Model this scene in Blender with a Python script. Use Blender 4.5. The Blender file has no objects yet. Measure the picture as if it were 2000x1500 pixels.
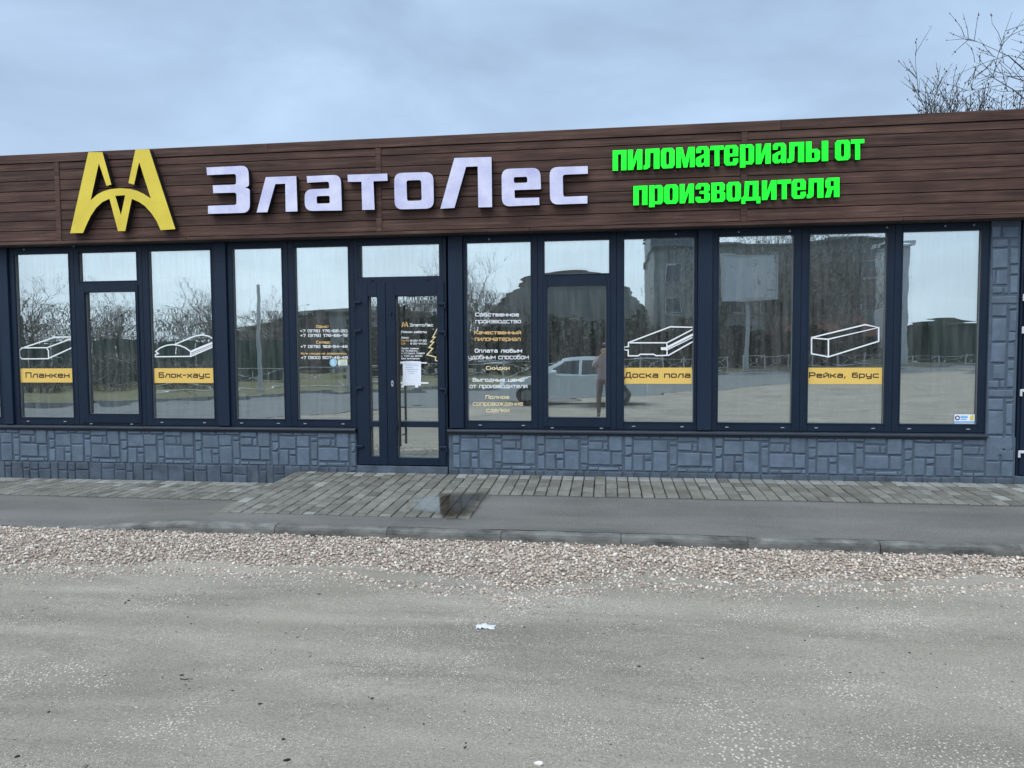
import bpy, math, random
import numpy as np
from mathutils import Matrix, Vector
from mathutils.geometry import tessellate_polygon

random.seed(7)
rng = np.random.default_rng(11)
SC = bpy.context.scene
COL = SC.collection

# ------------------------------------------------------------------ camera
F = 1400.0                       # focal length in photo pixels (photo 2000 x 1500)
D, HC = 8.6, 1.6                 # camera distance to the wall plane y = 0, height over the paving
def cam_rows(yaw, pitch, roll):
    y, p, r = (math.radians(a) for a in (yaw, pitch, roll))
    fw = np.array([math.sin(y)*math.cos(p), math.cos(y)*math.cos(p), math.sin(p)])
    rt = np.array([math.cos(y), -math.sin(y), 0.0]); up = np.cross(rt, fw)
    rt2 = math.cos(r)*rt + math.sin(r)*up
    return np.array([rt2, -np.cross(rt2, fw), fw])
CM = cam_rows(-7.5753, -2.9416, -0.3439)
cd = bpy.data.cameras.new('camera'); cam = bpy.data.objects.new('camera', cd); COL.objects.link(cam)
cd.sensor_fit = 'HORIZONTAL'; cd.sensor_width = 36.0; cd.lens = F/2000*36
cd.clip_start = 0.05; cd.clip_end = 2000
cam.matrix_world = Matrix(((CM[0][0], -CM[1][0], -CM[2][0], 0.0),
                           (CM[0][1], -CM[1][1], -CM[2][1], -D),
                           (CM[0][2], -CM[1][2], -CM[2][2], HC), (0, 0, 0, 1)))
SC.camera = cam
def ray(px, py): return CM.T @ np.array([(px-1000)/F, (py-750)/F, 1.0])
def W(px, py, yp=0.0):           # photo pixel -> (x, z) on the upright plane y = yp
    d = ray(px, py); t = (D+yp)/d[1]; return float(t*d[0]), float(HC+t*d[2])
def G(px, py, z=0.0):            # photo pixel -> (x, y) on level ground z
    d = ray(px, py); t = (z-HC)/d[2]; return float(t*d[0]), float(-D+t*d[1])

# ------------------------------------------------------------------ sky, sun, exposure
SUN_EL, SUN_AZ = math.radians(52), math.radians(205)     # azimuth from +Y, clockwise: behind the camera
world = bpy.data.worlds.new('World'); SC.world = world; world.use_nodes = True
nt = world.node_tree; nt.nodes.clear()
def N(tree, kind, **kw):
    n = tree.nodes.new(kind)
    for k, v in kw.items():
        if k == 'inp':
            for kk, vv in v.items(): n.inputs[kk].default_value = vv
        else: setattr(n, k, v)
    return n
out = N(nt, 'ShaderNodeOutputWorld'); bg = N(nt, 'ShaderNodeBackground', inp={1: 1.0})
sky = N(nt, 'ShaderNodeTexSky', sky_type='NISHITA', sun_disc=False, sun_elevation=SUN_EL, sun_rotation=SUN_AZ)
skm = N(nt, 'ShaderNodeMix', data_type='RGBA', blend_type='MULTIPLY', inp={0: 1.0, 7: (.10, .10, .10, 1)})
nt.links.new(sky.outputs[0], skm.inputs[6])
tc = N(nt, 'ShaderNodeTexCoord'); sep = N(nt, 'ShaderNodeSeparateXYZ'); nt.links.new(tc.outputs['Generated'], sep.inputs[0])
zz = N(nt, 'ShaderNodeMath', operation='ADD', inp={1: .22}); nt.links.new(sep.outputs[2], zz.inputs[0])
zm = N(nt, 'ShaderNodeMath', operation='MAXIMUM', inp={1: .05}); nt.links.new(zz.outputs[0], zm.inputs[0])
dx = N(nt, 'ShaderNodeMath', operation='DIVIDE'); nt.links.new(sep.outputs[0], dx.inputs[0]); nt.links.new(zm.outputs[0], dx.inputs[1])
dy = N(nt, 'ShaderNodeMath', operation='DIVIDE'); nt.links.new(sep.outputs[1], dy.inputs[0]); nt.links.new(zm.outputs[0], dy.inputs[1])
cb = N(nt, 'ShaderNodeCombineXYZ'); nt.links.new(dx.outputs[0], cb.inputs[0]); nt.links.new(dy.outputs[0], cb.inputs[1])
n1 = N(nt, 'ShaderNodeTexNoise', inp={'Scale': 1.5, 'Detail': 7.0, 'Roughness': .52, 'Distortion': .3}); nt.links.new(cb.outputs[0], n1.inputs['Vector'])
cr = N(nt, 'ShaderNodeValToRGB'); nt.links.new(n1.outputs[0], cr.inputs[0])
e = cr.color_ramp.elements
e[0].position = .33; e[0].color = (.292, .398, .550, 1)
e[1].position = .68; e[1].color = (.490, .652, .860, 1)
el = cr.color_ramp.elements.new(.5); el.color = (.375, .508, .695, 1)
# paler band towards the horizon, all the way round
hz = N(nt, 'ShaderNodeMapRange', inp={1: .0, 2: .42, 3: .62, 4: 0.0}); nt.links.new(sep.outputs[2], hz.inputs[0])
hm = N(nt, 'ShaderNodeMix', data_type='RGBA', inp={7: (.535, .695, .885, 1)})
nt.links.new(hz.outputs[0], hm.inputs[0]); nt.links.new(cr.outputs[0], hm.inputs[6])
# overcast skies brighten towards the zenith
zr = N(nt, 'ShaderNodeMapRange', inp={1: .42, 2: 1.0, 3: 0.0, 4: 1.0}); nt.links.new(sep.outputs[2], zr.inputs[0])
# ... and, gently, towards the side where the sun stands behind them
sdv = N(nt, 'ShaderNodeVectorMath', operation='DOT_PRODUCT'); nt.links.new(tc.outputs['Generated'], sdv.inputs[0])
sdv.inputs[1].default_value = (math.sin(SUN_AZ)*math.cos(SUN_EL), math.cos(SUN_AZ)*math.cos(SUN_EL), math.sin(SUN_EL))
sg = N(nt, 'ShaderNodeMapRange', interpolation_type='SMOOTHSTEP', inp={1: -.1, 2: 1.0, 3: 0.0, 4: .85}); nt.links.new(sdv.outputs['Value'], sg.inputs[0])
sm = N(nt, 'ShaderNodeMath', operation='ADD'); nt.links.new(zr.outputs[0], sm.inputs[0]); nt.links.new(sg.outputs[0], sm.inputs[1])
zc = N(nt, 'ShaderNodeMix', data_type='RGBA', clamp_factor=False, inp={6: (1, 1, 1, 1), 7: (2.35, 2.10, 1.85, 1)}); nt.links.new(sm.outputs[0], zc.inputs[0])
zx = N(nt, 'ShaderNodeMix', data_type='RGBA', blend_type='MULTIPLY', inp={0: 1.0}); nt.links.new(hm.outputs[2], zx.inputs[6]); nt.links.new(zc.outputs[2], zx.inputs[7])
fin = N(nt, 'ShaderNodeMix', data_type='RGBA', inp={0: .88}); nt.links.new(skm.outputs[2], fin.inputs[6]); nt.links.new(zx.outputs[2], fin.inputs[7])
nt.links.new(fin.outputs[2], bg.inputs[0]); nt.links.new(bg.outputs[0], out.inputs[0])
sd = bpy.data.lights.new('sun', 'SUN'); sd.energy = 1.5; sd.angle = math.radians(40); sd.color = (1.0, .96, .90)
so = bpy.data.objects.new('sun', sd); COL.objects.link(so); so.location = (0, -6, 12)
sv = Vector((math.sin(SUN_AZ)*math.cos(SUN_EL), math.cos(SUN_AZ)*math.cos(SUN_EL), math.sin(SUN_EL)))
so.rotation_euler = sv.to_track_quat('Z', 'Y').to_euler()
vs = SC.view_settings; vs.view_transform = 'Standard'; vs.look = 'None'; vs.exposure = 0.3; vs.gamma = 1.0
try: vs.use_curve_mapping = False
except Exception: pass

# ------------------------------------------------------------------ helpers: objects
WL = {}                                            # world location of every object made here
def tag(o, label=None, cat=None, group=None, kind=None):
    if label: o['label'] = label
    if cat: o['category'] = cat
    if group: o['group'] = group
    if kind: o['kind'] = kind
    return o
def place(o, loc, parent=None):
    WL[o.name] = Vector(loc)
    if parent is not None:
        o.parent = parent; o.location = Vector(loc) - WL[parent.name]
    else: o.location = loc
def empty(name, loc, label, cat, group=None):
    o = bpy.data.objects.new(name, None); o.empty_display_size = .3; COL.objects.link(o); place(o, loc)
    return tag(o, label, cat, group)
def mesh_obj(name, verts, faces, mats, parent=None, mi=None, smooth=False, origin=None):
    v = np.asarray(verts, dtype=float)
    if origin is None: origin = Vector(((v[:, 0].min()+v[:, 0].max())/2, (v[:, 1].min()+v[:, 1].max())/2, v[:, 2].min()))
    me = bpy.data.meshes.new(name)
    me.from_pydata((v-np.array(origin)).tolist(), [], faces)
    for m in (mats if isinstance(mats, (list, tuple)) else [mats]): me.materials.append(m)
    if mi is not None: me.polygons.foreach_set('material_index', mi)
    if smooth: me.polygons.foreach_set('use_smooth', [True]*len(me.polygons))
    me.update()
    o = bpy.data.objects.new(name, me); COL.objects.link(o); place(o, origin, parent)
    return o
def tri_mesh(name, verts, tris, mat, parent=None, smooth=False):
    """big triangle meshes from numpy arrays"""
    me = bpy.data.meshes.new(name); v = np.asarray(verts, dtype=np.float32); t = np.asarray(tris, dtype=np.int32)
    me.vertices.add(len(v)); me.vertices.foreach_set('co', v.ravel())
    me.loops.add(t.size); me.loops.foreach_set('vertex_index', t.ravel())
    me.polygons.add(len(t)); me.polygons.foreach_set('loop_start', np.arange(0, t.size, 3, dtype=np.int32))
    if smooth: me.polygons.foreach_set('use_smooth', np.ones(len(t), dtype=bool))
    me.materials.append(mat); me.update(calc_edges=True); me.validate()
    o = bpy.data.objects.new(name, me); COL.objects.link(o); place(o, (0, 0, 0), parent)
    return o
class MB:
    def __init__(s): s.v = []; s.f = []; s.m = []
    def add(s, v, f, m=0):
        b = len(s.v); s.v += [tuple(p) for p in v]; s.f += [tuple(i+b for i in q) for q in f]; s.m += [m]*len(f); return s
    def box(s, x0, x1, y0, y1, z0, z1, m=0, bev=0.0):
        if bev <= 0:
            v = [(x, y, z) for z in (z0, z1) for y in (y0, y1) for x in (x0, x1)]
            return s.add(v, [(0, 2, 3, 1), (4, 5, 7, 6), (0, 1, 5, 4), (2, 6, 7, 3), (0, 4, 6, 2), (1, 3, 7, 5)], m)
        b = bev; v = []; f = []
        # chamfered box: 24 vertices
        idx = {}
        for sx in (0, 1):
            for sy in (0, 1):
                for sz in (0, 1):
                    X, Y, Z = (x0, x1)[sx], (y0, y1)[sy], (z0, z1)[sz]
                    dx_, dy_, dz_ = (b, -b)[sx], (b, -b)[sy], (b, -b)[sz]
                    for ax, p in ((0, (X, Y+dy_, Z+dz_)), (1, (X+dx_, Y, Z+dz_)), (2, (X+dx_, Y+dy_, Z))):
                        idx[(sx, sy, sz, ax)] = len(v); v.append(p)
        q = lambda *k: tuple(idx[i] for i in k)
        f += [q((0,0,0,0),(0,0,1,0),(0,1,1,0),(0,1,0,0)), q((1,0,0,0),(1,1,0,0),(1,1,1,0),(1,0,1,0)),
              q((0,0,0,1),(1,0,0,1),(1,0,1,1),(0,0,1,1)), q((0,1,0,1),(0,1,1,1),(1,1,1,1),(1,1,0,1)),
              q((0,0,0,2),(0,1,0,2),(1,1,0,2),(1,0,0,2)), q((0,0,1,2),(1,0,1,2),(1,1,1,2),(0,1,1,2))]
        for a in (0, 1):
            for c in (0, 1):
                f += [q((0,a,c,1),(1,a,c,1),(1,a,c,2),(0,a,c,2)), q((a,0,c,0),(a,1,c,0),(a,1,c,2),(a,0,c,2)),
                      q((a,c,0,0),(a,c,1,0),(a,c,1,1),(a,c,0,1))]
        for a in (0, 1):
            for c in (0, 1):
                for d in (0, 1): f.append(q((a,c,d,0),(a,c,d,1),(a,c,d,2)))
        return s.add(v, f, m)
    def tube(s, p0, p1, r0, r1=None, n=8, m=0, cap=True):
        r1 = r0 if r1 is None else r1
        a = Vector(p0); b = Vector(p1); d = (b-a).normalized()
        u = d.orthogonal().normalized(); w = d.cross(u)
        v = []
        for P, r in ((a, r0), (b, r1)):
            for i in range(n):
                t = 2*math.pi*i/n; v.append(P+u*(r*math.cos(t))+w*(r*math.sin(t)))
        f = [(i, (i+1) % n, n+(i+1) % n, n+i) for i in range(n)]
        if cap: f += [tuple(reversed(range(n))), tuple(range(n, 2*n))]
        return s.add(v, f, m)
    def prism(s, loops, y0, y1, mf=0, ms=1):
        """(x,z) outline loops (first outer, others holes) as a solid between y0 (front) and y1 (back)"""
        flat = [p for l in loops for p in l]; n = len(flat)
        tr = tessellate_polygon([[Vector((p[0], p[1], 0)) for p in l] for l in loops])
        b = len(s.v)
        s.v += [(p[0], y0, p[1]) for p in flat] + [(p[0], y1, p[1]) for p in flat]
        for t in tr:
            a = [flat[i] for i in t]
            ar = (a[1][0]-a[0][0])*(a[2][1]-a[0][1])-(a[1][1]-a[0][1])*(a[2][0]-a[0][0])
            t = tuple(t) if ar > 0 else tuple(reversed(t))
            s.f.append(tuple(i+b for i in t)); s.m.append(mf)
            s.f.append(tuple(i+b+n for i in reversed(t))); s.m.append(ms)
        o = 0
        for l in loops:
            k = len(l)
            for i in range(k):
                j = (i+1) % k; s.f.append((b+o+i, b+n+o+i, b+n+o+j, b+o+j)); s.m.append(ms)
            o += k
        return s
    def ribbon(s, pts, w, y, closed=False, m=0, step=.00012):
        """flat stroke in the x-z plane; every vertex a hair further out so that crossings never coincide"""
        p = [Vector((a[0], a[1])) for a in pts]; n = len(p)
        b = len(s.v)
        for i in range(n):
            a = p[i-1] if (i > 0 or closed) else None; c = p[(i+1) % n] if (i < n-1 or closed) else None
            d0 = (p[i]-a).normalized() if a is not None and (p[i]-a).length > 1e-9 else None
            d1 = (c-p[i]).normalized() if c is not None and (c-p[i]).length > 1e-9 else None
            if d0 is None: d0 = d1
            if d1 is None: d1 = d0
            t = d0+d1
            t = t.normalized() if t.length > 1e-6 else d1
            nn = Vector((-t.y, t.x)); k = max(.45, abs(nn.dot(Vector((-d1.y, d1.x)))))
            e_ = Vector((0, 0))
            if not closed and i == 0: e_ = -d1*(w*.5)
            if not closed and i == n-1: e_ = d0*(w*.5)
            for sg in (1, -1):
                q = p[i]+e_+nn*(sg*w*.5/k); s.v.append((q.x, y-step*i, q.y))
        for i in range(n if closed else n-1):
            j = (i+1) % n; s.f.append((b+2*i+1, b+2*j+1, b+2*j, b+2*i)); s.m.append(m)
        return s
    def build(s, name, mats, parent=None, smooth=False, origin=None):
        return mesh_obj(name, s.v, s.f, mats, parent, s.m if isinstance(mats, (list, tuple)) and len(mats) > 1 else None, smooth, origin)
def rounded(pts, radii, seg=5):
    """polygon with rounded corners; radii: one number or a list"""
    n = len(pts); r_ = radii if isinstance(radii, (list, tuple)) else [radii]*n; o = []
    for i in range(n):
        p = Vector(pts[i]); a = Vector(pts[i-1]); c = Vector(pts[(i+1) % n]); r = r_[i]
        if r <= 0: o.append(tuple(p)); continue
        d0 = (a-p); d1 = (c-p); k = min(r, d0.length*.49, d1.length*.49)
        s_ = p+d0.normalized()*k; t_ = p+d1.normalized()*k
        for j in range(seg+1):
            t = j/seg; o.append(tuple(s_*(1-t)**2+p*2*t*(1-t)+t_*t*t))
    return o

# ------------------------------------------------------------------ materials
def mat(name, col, rough=.7, metal=0.0, spec=.5, var=0.0, vscale=4.0, stretch=(1, 1, 1), col2=None, bump=0.0, bscale=60.0,
        rand=0.0, island=0.0, emit=0.0, coord='Object', detail=6.0, contrast=(.3, .7), rvar=0.0):
    m = bpy.data.materials.new(name); m.use_nodes = True; t = m.node_tree
    b = t.nodes['Principled BSDF']; b.inputs['Roughness'].default_value = rough; b.inputs['Metallic'].default_value = metal
    b.inputs['Specular IOR Level'].default_value = spec
    L = t.links.new; co = N(t, 'ShaderNodeTexCoord'); mp = N(t, 'ShaderNodeMapping'); mp.inputs['Scale'].default_value = stretch
    oi = N(t, 'ShaderNodeObjectInfo')
    L(co.outputs[coord], mp.inputs[0])
    if coord == 'Object':
        ml = N(t, 'ShaderNodeMath', operation='MULTIPLY', inp={1: 37.0}); L(oi.outputs['Random'], ml.inputs[0]); L(ml.outputs[0], mp.inputs['Location'])
    cur = None
    if var > 0 or col2 is not None:
        nz = N(t, 'ShaderNodeTexNoise', inp={'Scale': vscale, 'Detail': detail, 'Roughness': .6}); L(mp.outputs[0], nz.inputs['Vector'])
        mr = N(t, 'ShaderNodeMapRange', inp={1: contrast[0], 2: contrast[1]}); L(nz.outputs[0], mr.inputs[0])
        mx = N(t, 'ShaderNodeMix', data_type='RGBA'); L(mr.outputs[0], mx.inputs[0])
        c2 = col2 if col2 is not None else tuple(c*(1-var) for c in col)
        mx.inputs[6].default_value = (*c2, 1); mx.inputs[7].default_value = (*(tuple(c*(1+var*.6) for c in col) if col2 is None else col), 1)
        cur = mx.outputs[2]
        if rvar:
            rr = N(t, 'ShaderNodeMapRange', inp={1: .3, 2: .7, 3: rough-rvar, 4: rough+rvar}); L(nz.outputs[0], rr.inputs[0]); L(rr.outputs[0], b.inputs['Roughness'])
    for amt, src in ((rand, 'o'), (island, 'i')):
        if amt > 0:
            if src == 'o': sock = oi.outputs['Random']
            else: sock = N(t, 'ShaderNodeNewGeometry').outputs['Random Per Island']
            r = N(t, 'ShaderNodeMapRange', inp={1: 0, 2: 1, 3: 1-amt, 4: 1+amt}); L(sock, r.inputs[0])
            mu = N(t, 'ShaderNodeMix', data_type='RGBA', blend_type='MULTIPLY', inp={0: 1.0})
            if cur is None: mu.inputs[6].default_value = (*col, 1)
            else: L(cur, mu.inputs[6])
            L(r.outputs[0], mu.inputs[7]); cur = mu.outputs[2]
    if cur is None: b.inputs['Base Color'].default_value = (*col, 1)
    else: L(cur, b.inputs['Base Color'])
    if bump > 0:
        n2 = N(t, 'ShaderNodeTexNoise', inp={'Scale': bscale, 'Detail': 5.0, 'Roughness': .6}); L(mp.outputs[0], n2.inputs['Vector'])
        bp = N(t, 'ShaderNodeBump', inp={'Strength': 1.0, 'Distance': bump}); L(n2.outputs[0], bp.inputs['Height']); L(bp.outputs[0], b.inputs['Normal'])
    if emit > 0:
        b.inputs['Emission Color'].default_value = (*col, 1); b.inputs['Emission Strength'].default_value = emit
    return m
M = {}
M['navy'] = mat('navy_frame', (.0082, .0176, .0365), .45, spec=.25, var=.14, vscale=3, rvar=.05, bump=.0004, bscale=300)
M['navy_panel'] = mat('navy_panel', (.0105, .0225, .0455), .5, spec=.25, var=.16, vscale=2.0, stretch=(1, 1, .25), rvar=.06)
M['sill'] = mat('sill_metal', (.024, .034, .052), .5, spec=.45, var=.25, vscale=5)
M['stone'] = mat('plinth_stone', (.116, .154, .204), .82, spec=.3, var=.24, vscale=7, bump=.004, bscale=34, rand=.10)
M['mortar'] = mat('plinth_joint', (.084, .112, .150), .9, spec=.2, var=.2, vscale=9)
M['stone_base'] = mat('plinth_foot', (.105, .135, .174), .9, spec=.2, col2=(.050, .064, .080), vscale=5, bump=.004, bscale=40)
M['soffit'] = mat('soffit', (.030, .026, .028), .7, var=.2)
M['rubber'] = mat('black_plastic', (.008, .009, .011), .6)
M['gasket'] = mat('grey_gasket', (.20, .215, .225), .6)
M['spacer'] = mat('spacer_bar', (.55, .56, .55), .35, metal=.6, var=.1)
M['cap_grey'] = mat('cap_plastic', (.28, .30, .34), .5)
M['lock'] = mat('lock_metal', (.62, .63, .66), .3, metal=.8, var=.1)
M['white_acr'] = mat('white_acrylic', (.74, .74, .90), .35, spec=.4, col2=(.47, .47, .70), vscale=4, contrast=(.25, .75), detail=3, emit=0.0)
M['return'] = mat('letter_return', (.010, .010, .013), .5)
M['yellow'] = mat('yellow_acrylic', (.76, .60, .065), .38, spec=.4, col2=(.64, .49, .045), vscale=3)
M['green'] = mat('green_lit_acrylic', (.0, .80, .012), .4, emit=.9)
M['green_side'] = mat('green_return', (.0, .16, .012), .5)
M['vin_white'] = mat('white_vinyl', (.84, .86, .88), .5, var=.04)
M['vin_gold'] = mat('gold_vinyl', (.80, .52, .20), .5, var=.05)
M['vin_pale'] = mat('pale_gold_vinyl', (.86, .72, .42), .5, var=.04)
M['vin_band'] = mat('amber_vinyl', (.80, .53, .13), .5, var=.05, vscale=3)
M['vin_dark'] = mat('dark_vinyl', (.045, .026, .016), .55)
M['paper'] = mat('paper', (.80, .84, .93), .8, var=.05, vscale=12)
M['ink'] = mat('ink', (.38, .44, .58), .8)
M['tape'] = mat('tape', (.82, .84, .86), .3)
M['interior'] = mat('interior_wall', (.30, .31, .31), .9, var=.1)
M['int_floor'] = mat('interior_floor', (.16, .15, .14), .6, var=.2)
M['int_ceil'] = mat('interior_ceiling', (.35, .35, .35), .9)
M['render_wall'] = mat('render_wall', (.26, .27, .28), .9, var=.2, vscale=2)
M['concrete'] = mat('concrete', (.30, .31, .30), .9, col2=(.16, .17, .17), vscale=6, bump=.004, bscale=50)
M['kerb'] = mat('kerb_concrete', (.20, .20, .188), .92, col2=(.055, .057, .055), vscale=5, stretch=(1, 1, 2.5), bump=.006, bscale=38, rand=.10)
M['dark_soil'] = mat('debris', (.022, .018, .016), .9, var=.3, bump=.004)
M['bag'] = mat('plastic_film', (.56, .58, .60), .25, var=.06)

def wood_mat():
    m = bpy.data.materials.new('brown_wood_cladding'); m.use_nodes = True; t = m.node_tree; L = t.links.new
    b = t.nodes['Principled BSDF']; b.inputs['Roughness'].default_value = .6; b.inputs['Specular IOR Level'].default_value = .18
    co = N(t, 'ShaderNodeTexCoord'); oi = N(t, 'ShaderNodeObjectInfo'); mp = N(t, 'ShaderNodeMapping'); mp.inputs['Scale'].default_value = (.55, 6, 17)
    ml = N(t, 'ShaderNodeMath', operation='MULTIPLY', inp={1: 53.0}); L(oi.outputs['Random'], ml.inputs[0]); L(ml.outputs[0], mp.inputs['Location']); L(co.outputs['Object'], mp.inputs[0])
    n1_ = N(t, 'ShaderNodeTexNoise', inp={'Scale': 2.4, 'Detail': 9.0, 'Roughness': .68, 'Distortion': .6}); L(mp.outputs[0], n1_.inputs['Vector'])
    r = N(t, 'ShaderNodeValToRGB'); L(n1_.outputs[0], r.inputs[0]); q = r.color_ramp.elements
    q[0].position = .30; q[0].color = (.032, .0180, .0145, 1); q[1].position = .72; q[1].color = (.140, .082, .062, 1)
    k = r.color_ramp.elements.new(.52); k.color = (.076, .042, .0335, 1)
    mp2 = N(t, 'ShaderNodeMapping'); mp2.inputs['Scale'].default_value = (1.1, 1, 1); L(co.outputs['Object'], mp2.inputs[0]); L(ml.outputs[0], mp2.inputs['Location'])
    n2_ = N(t, 'ShaderNodeTexNoise', inp={'Scale': 1.6, 'Detail': 3.0}); L(mp2.outputs[0], n2_.inputs['Vector'])
    r2 = N(t, 'ShaderNodeMapRange', inp={1: .3, 2: .7, 3: .72, 4: 1.28}); L(n2_.outputs[0], r2.inputs[0])
    r3 = N(t, 'ShaderNodeMapRange', inp={1: 0, 2: 1, 3: .86, 4: 1.14}); L(oi.outputs['Random'], r3.inputs[0])
    mm = N(t, 'ShaderNodeMath', operation='MULTIPLY'); L(r2.outputs[0], mm.inputs[0]); L(r3.outputs[0], mm.inputs[1])
    mu = N(t, 'ShaderNodeMix', data_type='RGBA', blend_type='MULTIPLY', inp={0: 1.0}); L(r.outputs[0], mu.inputs[6]); L(mm.outputs[0], mu.inputs[7])
    L(mu.outputs[2], b.inputs['Base Color'])
    bp = N(t, 'ShaderNodeBump', inp={'Strength': .6, 'Distance': .0015}); L(n1_.outputs[0], bp.inputs['Height']); L(bp.outputs[0], b.inputs['Normal'])
    return m
M['wood'] = wood_mat()

def glass_mat():
    m = bpy.data.materials.new('solar_control_glass'); m.use_nodes = True; t = m.node_tree; t.nodes.clear(); L = t.links.new
    o = N(t, 'ShaderNodeOutputMaterial'); tr = N(t, 'ShaderNodeBsdfTransparent', inp={0: (.72, .78, .77, 1)})
    gl = N(t, 'ShaderNodeBsdfGlossy', inp={'Color': (.86, .92, .91, 1), 'Roughness': .0})
    lw = N(t, 'ShaderNodeFresnel', inp={'IOR': 1.5}); mr = N(t, 'ShaderNodeMapRange', inp={1: 0, 2: 1, 3: .60, 4: 1.0}); L(lw.outputs[0], mr.inputs[0])
    mx = N(t, 'ShaderNodeMixShader'); L(mr.outputs[0], mx.inputs[0]); L(tr.outputs[0], mx.inputs[1]); L(gl.outputs[0], mx.inputs[2])
    co = N(t, 'ShaderNodeTexCoord'); oi = N(t, 'ShaderNodeObjectInfo'); mp = N(t, 'ShaderNodeMapping'); mp.inputs['Scale'].default_value = (.55, 1, 1.6)
    ml = N(t, 'ShaderNodeMath', operation='MULTIPLY', inp={1: 71.0}); L(oi.outputs['Random'], ml.inputs[0]); L(ml.outputs[0], mp.inputs['Location']); L(co.outputs['Object'], mp.inputs[0])
    nz = N(t, 'ShaderNodeTexNoise', inp={'Scale': 2.2, 'Detail': 1.5, 'Roughness': .4}); L(mp.outputs[0], nz.inputs['Vector'])
    b1 = N(t, 'ShaderNodeBump', inp={'Strength': 1.0, 'Distance': .0010}); L(nz.outputs[0], b1.inputs['Height'])
    mp2 = N(t, 'ShaderNodeMapping'); mp2.inputs['Scale'].default_value = (.35, 1, 5.0); L(co.outputs['Object'], mp2.inputs[0]); L(ml.outputs[0], mp2.inputs['Location'])
    nz2 = N(t, 'ShaderNodeTexNoise', inp={'Scale': 3.0, 'Detail': 1.0}); L(mp2.outputs[0], nz2.inputs['Vector'])
    b2 = N(t, 'ShaderNodeBump', inp={'Strength': 1.0, 'Distance': .00014}); L(nz2.outputs[0], b2.inputs['Height']); L(b1.outputs[0], b2.inputs['Normal'])
    L(b2.outputs[0], gl.inputs['Normal'])
    mp3 = N(t, 'ShaderNodeMapping'); mp3.inputs['Scale'].default_value = (9.0, 1, .7); L(co.outputs['Object'], mp3.inputs[0]); L(ml.outputs[0], mp3.inputs['Location'])
    nz3 = N(t, 'ShaderNodeTexNoise', inp={'Scale': 2.0, 'Detail': 5.0, 'Roughness': .6}); L(mp3.outputs[0], nz3.inputs['Vector'])
    du = N(t, 'ShaderNodeMapRange', inp={1: .35, 2: .75, 3: .02, 4: .13}); L(nz3.outputs[0], du.inputs[0])  # dust streaks, strengthened to imitate a whitish haze of light on the panes
    df = N(t, 'ShaderNodeBsdfDiffuse', inp={0: (.55, .56, .55, 1)}); m2 = N(t, 'ShaderNodeMixShader'); L(du.outputs[0], m2.inputs[0]); L(mx.outputs[0], m2.inputs[1]); L(df.outputs[0], m2.inputs[2])
    L(m2.outputs[0], o.inputs[0])
    return m
M['glass'] = glass_mat()
def water_mat():
    m = bpy.data.materials.new('shallow_water'); m.use_nodes = True; t = m.node_tree; t.nodes.clear(); L = t.links.new
    o = N(t, 'ShaderNodeOutputMaterial'); tr = N(t, 'ShaderNodeBsdfTransparent', inp={0: (.58, .52, .44, 1)})
    gl = N(t, 'ShaderNodeBsdfGlossy', inp={'Color': (1, 1, 1, 1), 'Roughness': .10}); f0 = N(t, 'ShaderNodeFresnel', inp={'IOR': 1.33})
    fr = N(t, 'ShaderNodeMath', operation='MULTIPLY', inp={1: .38}); L(f0.outputs[0], fr.inputs[0])
    mx = N(t, 'ShaderNodeMixShader'); L(fr.outputs[0], mx.inputs[0]); L(tr.outputs[0], mx.inputs[1]); L(gl.outputs[0], mx.inputs[2])
    # the film dries out towards its rim
    co = N(t, 'ShaderNodeTexCoord'); ns = N(t, 'ShaderNodeTexNoise', inp={'Scale': 9.0, 'Detail': 4.0}); L(co.outputs['Object'], ns.inputs['Vector'])
    at = N(t, 'ShaderNodeAttribute', attribute_name='rim'); ad = N(t, 'ShaderNodeMath', operation='MULTIPLY_ADD', inp={1: .5, 2: -.25}); L(ns.outputs[0], ad.inputs[0])
    su = N(t, 'ShaderNodeMath', operation='ADD'); L(at.outputs['Fac'], su.inputs[0]); L(ad.outputs[0], su.inputs[1])
    rm = N(t, 'ShaderNodeMapRange', inp={1: .62, 2: .98, 3: 1.0, 4: 0.0}); L(su.outputs[0], rm.inputs[0])
    cl = N(t, 'ShaderNodeBsdfTransparent'); m3 = N(t, 'ShaderNodeMixShader'); L(rm.outputs[0], m3.inputs[0]); L(cl.outputs[0], m3.inputs[1]); L(mx.outputs[0], m3.inputs[2]); L(m3.outputs[0], o.inputs[0])
    return m
M['water'] = water_mat()

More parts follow.
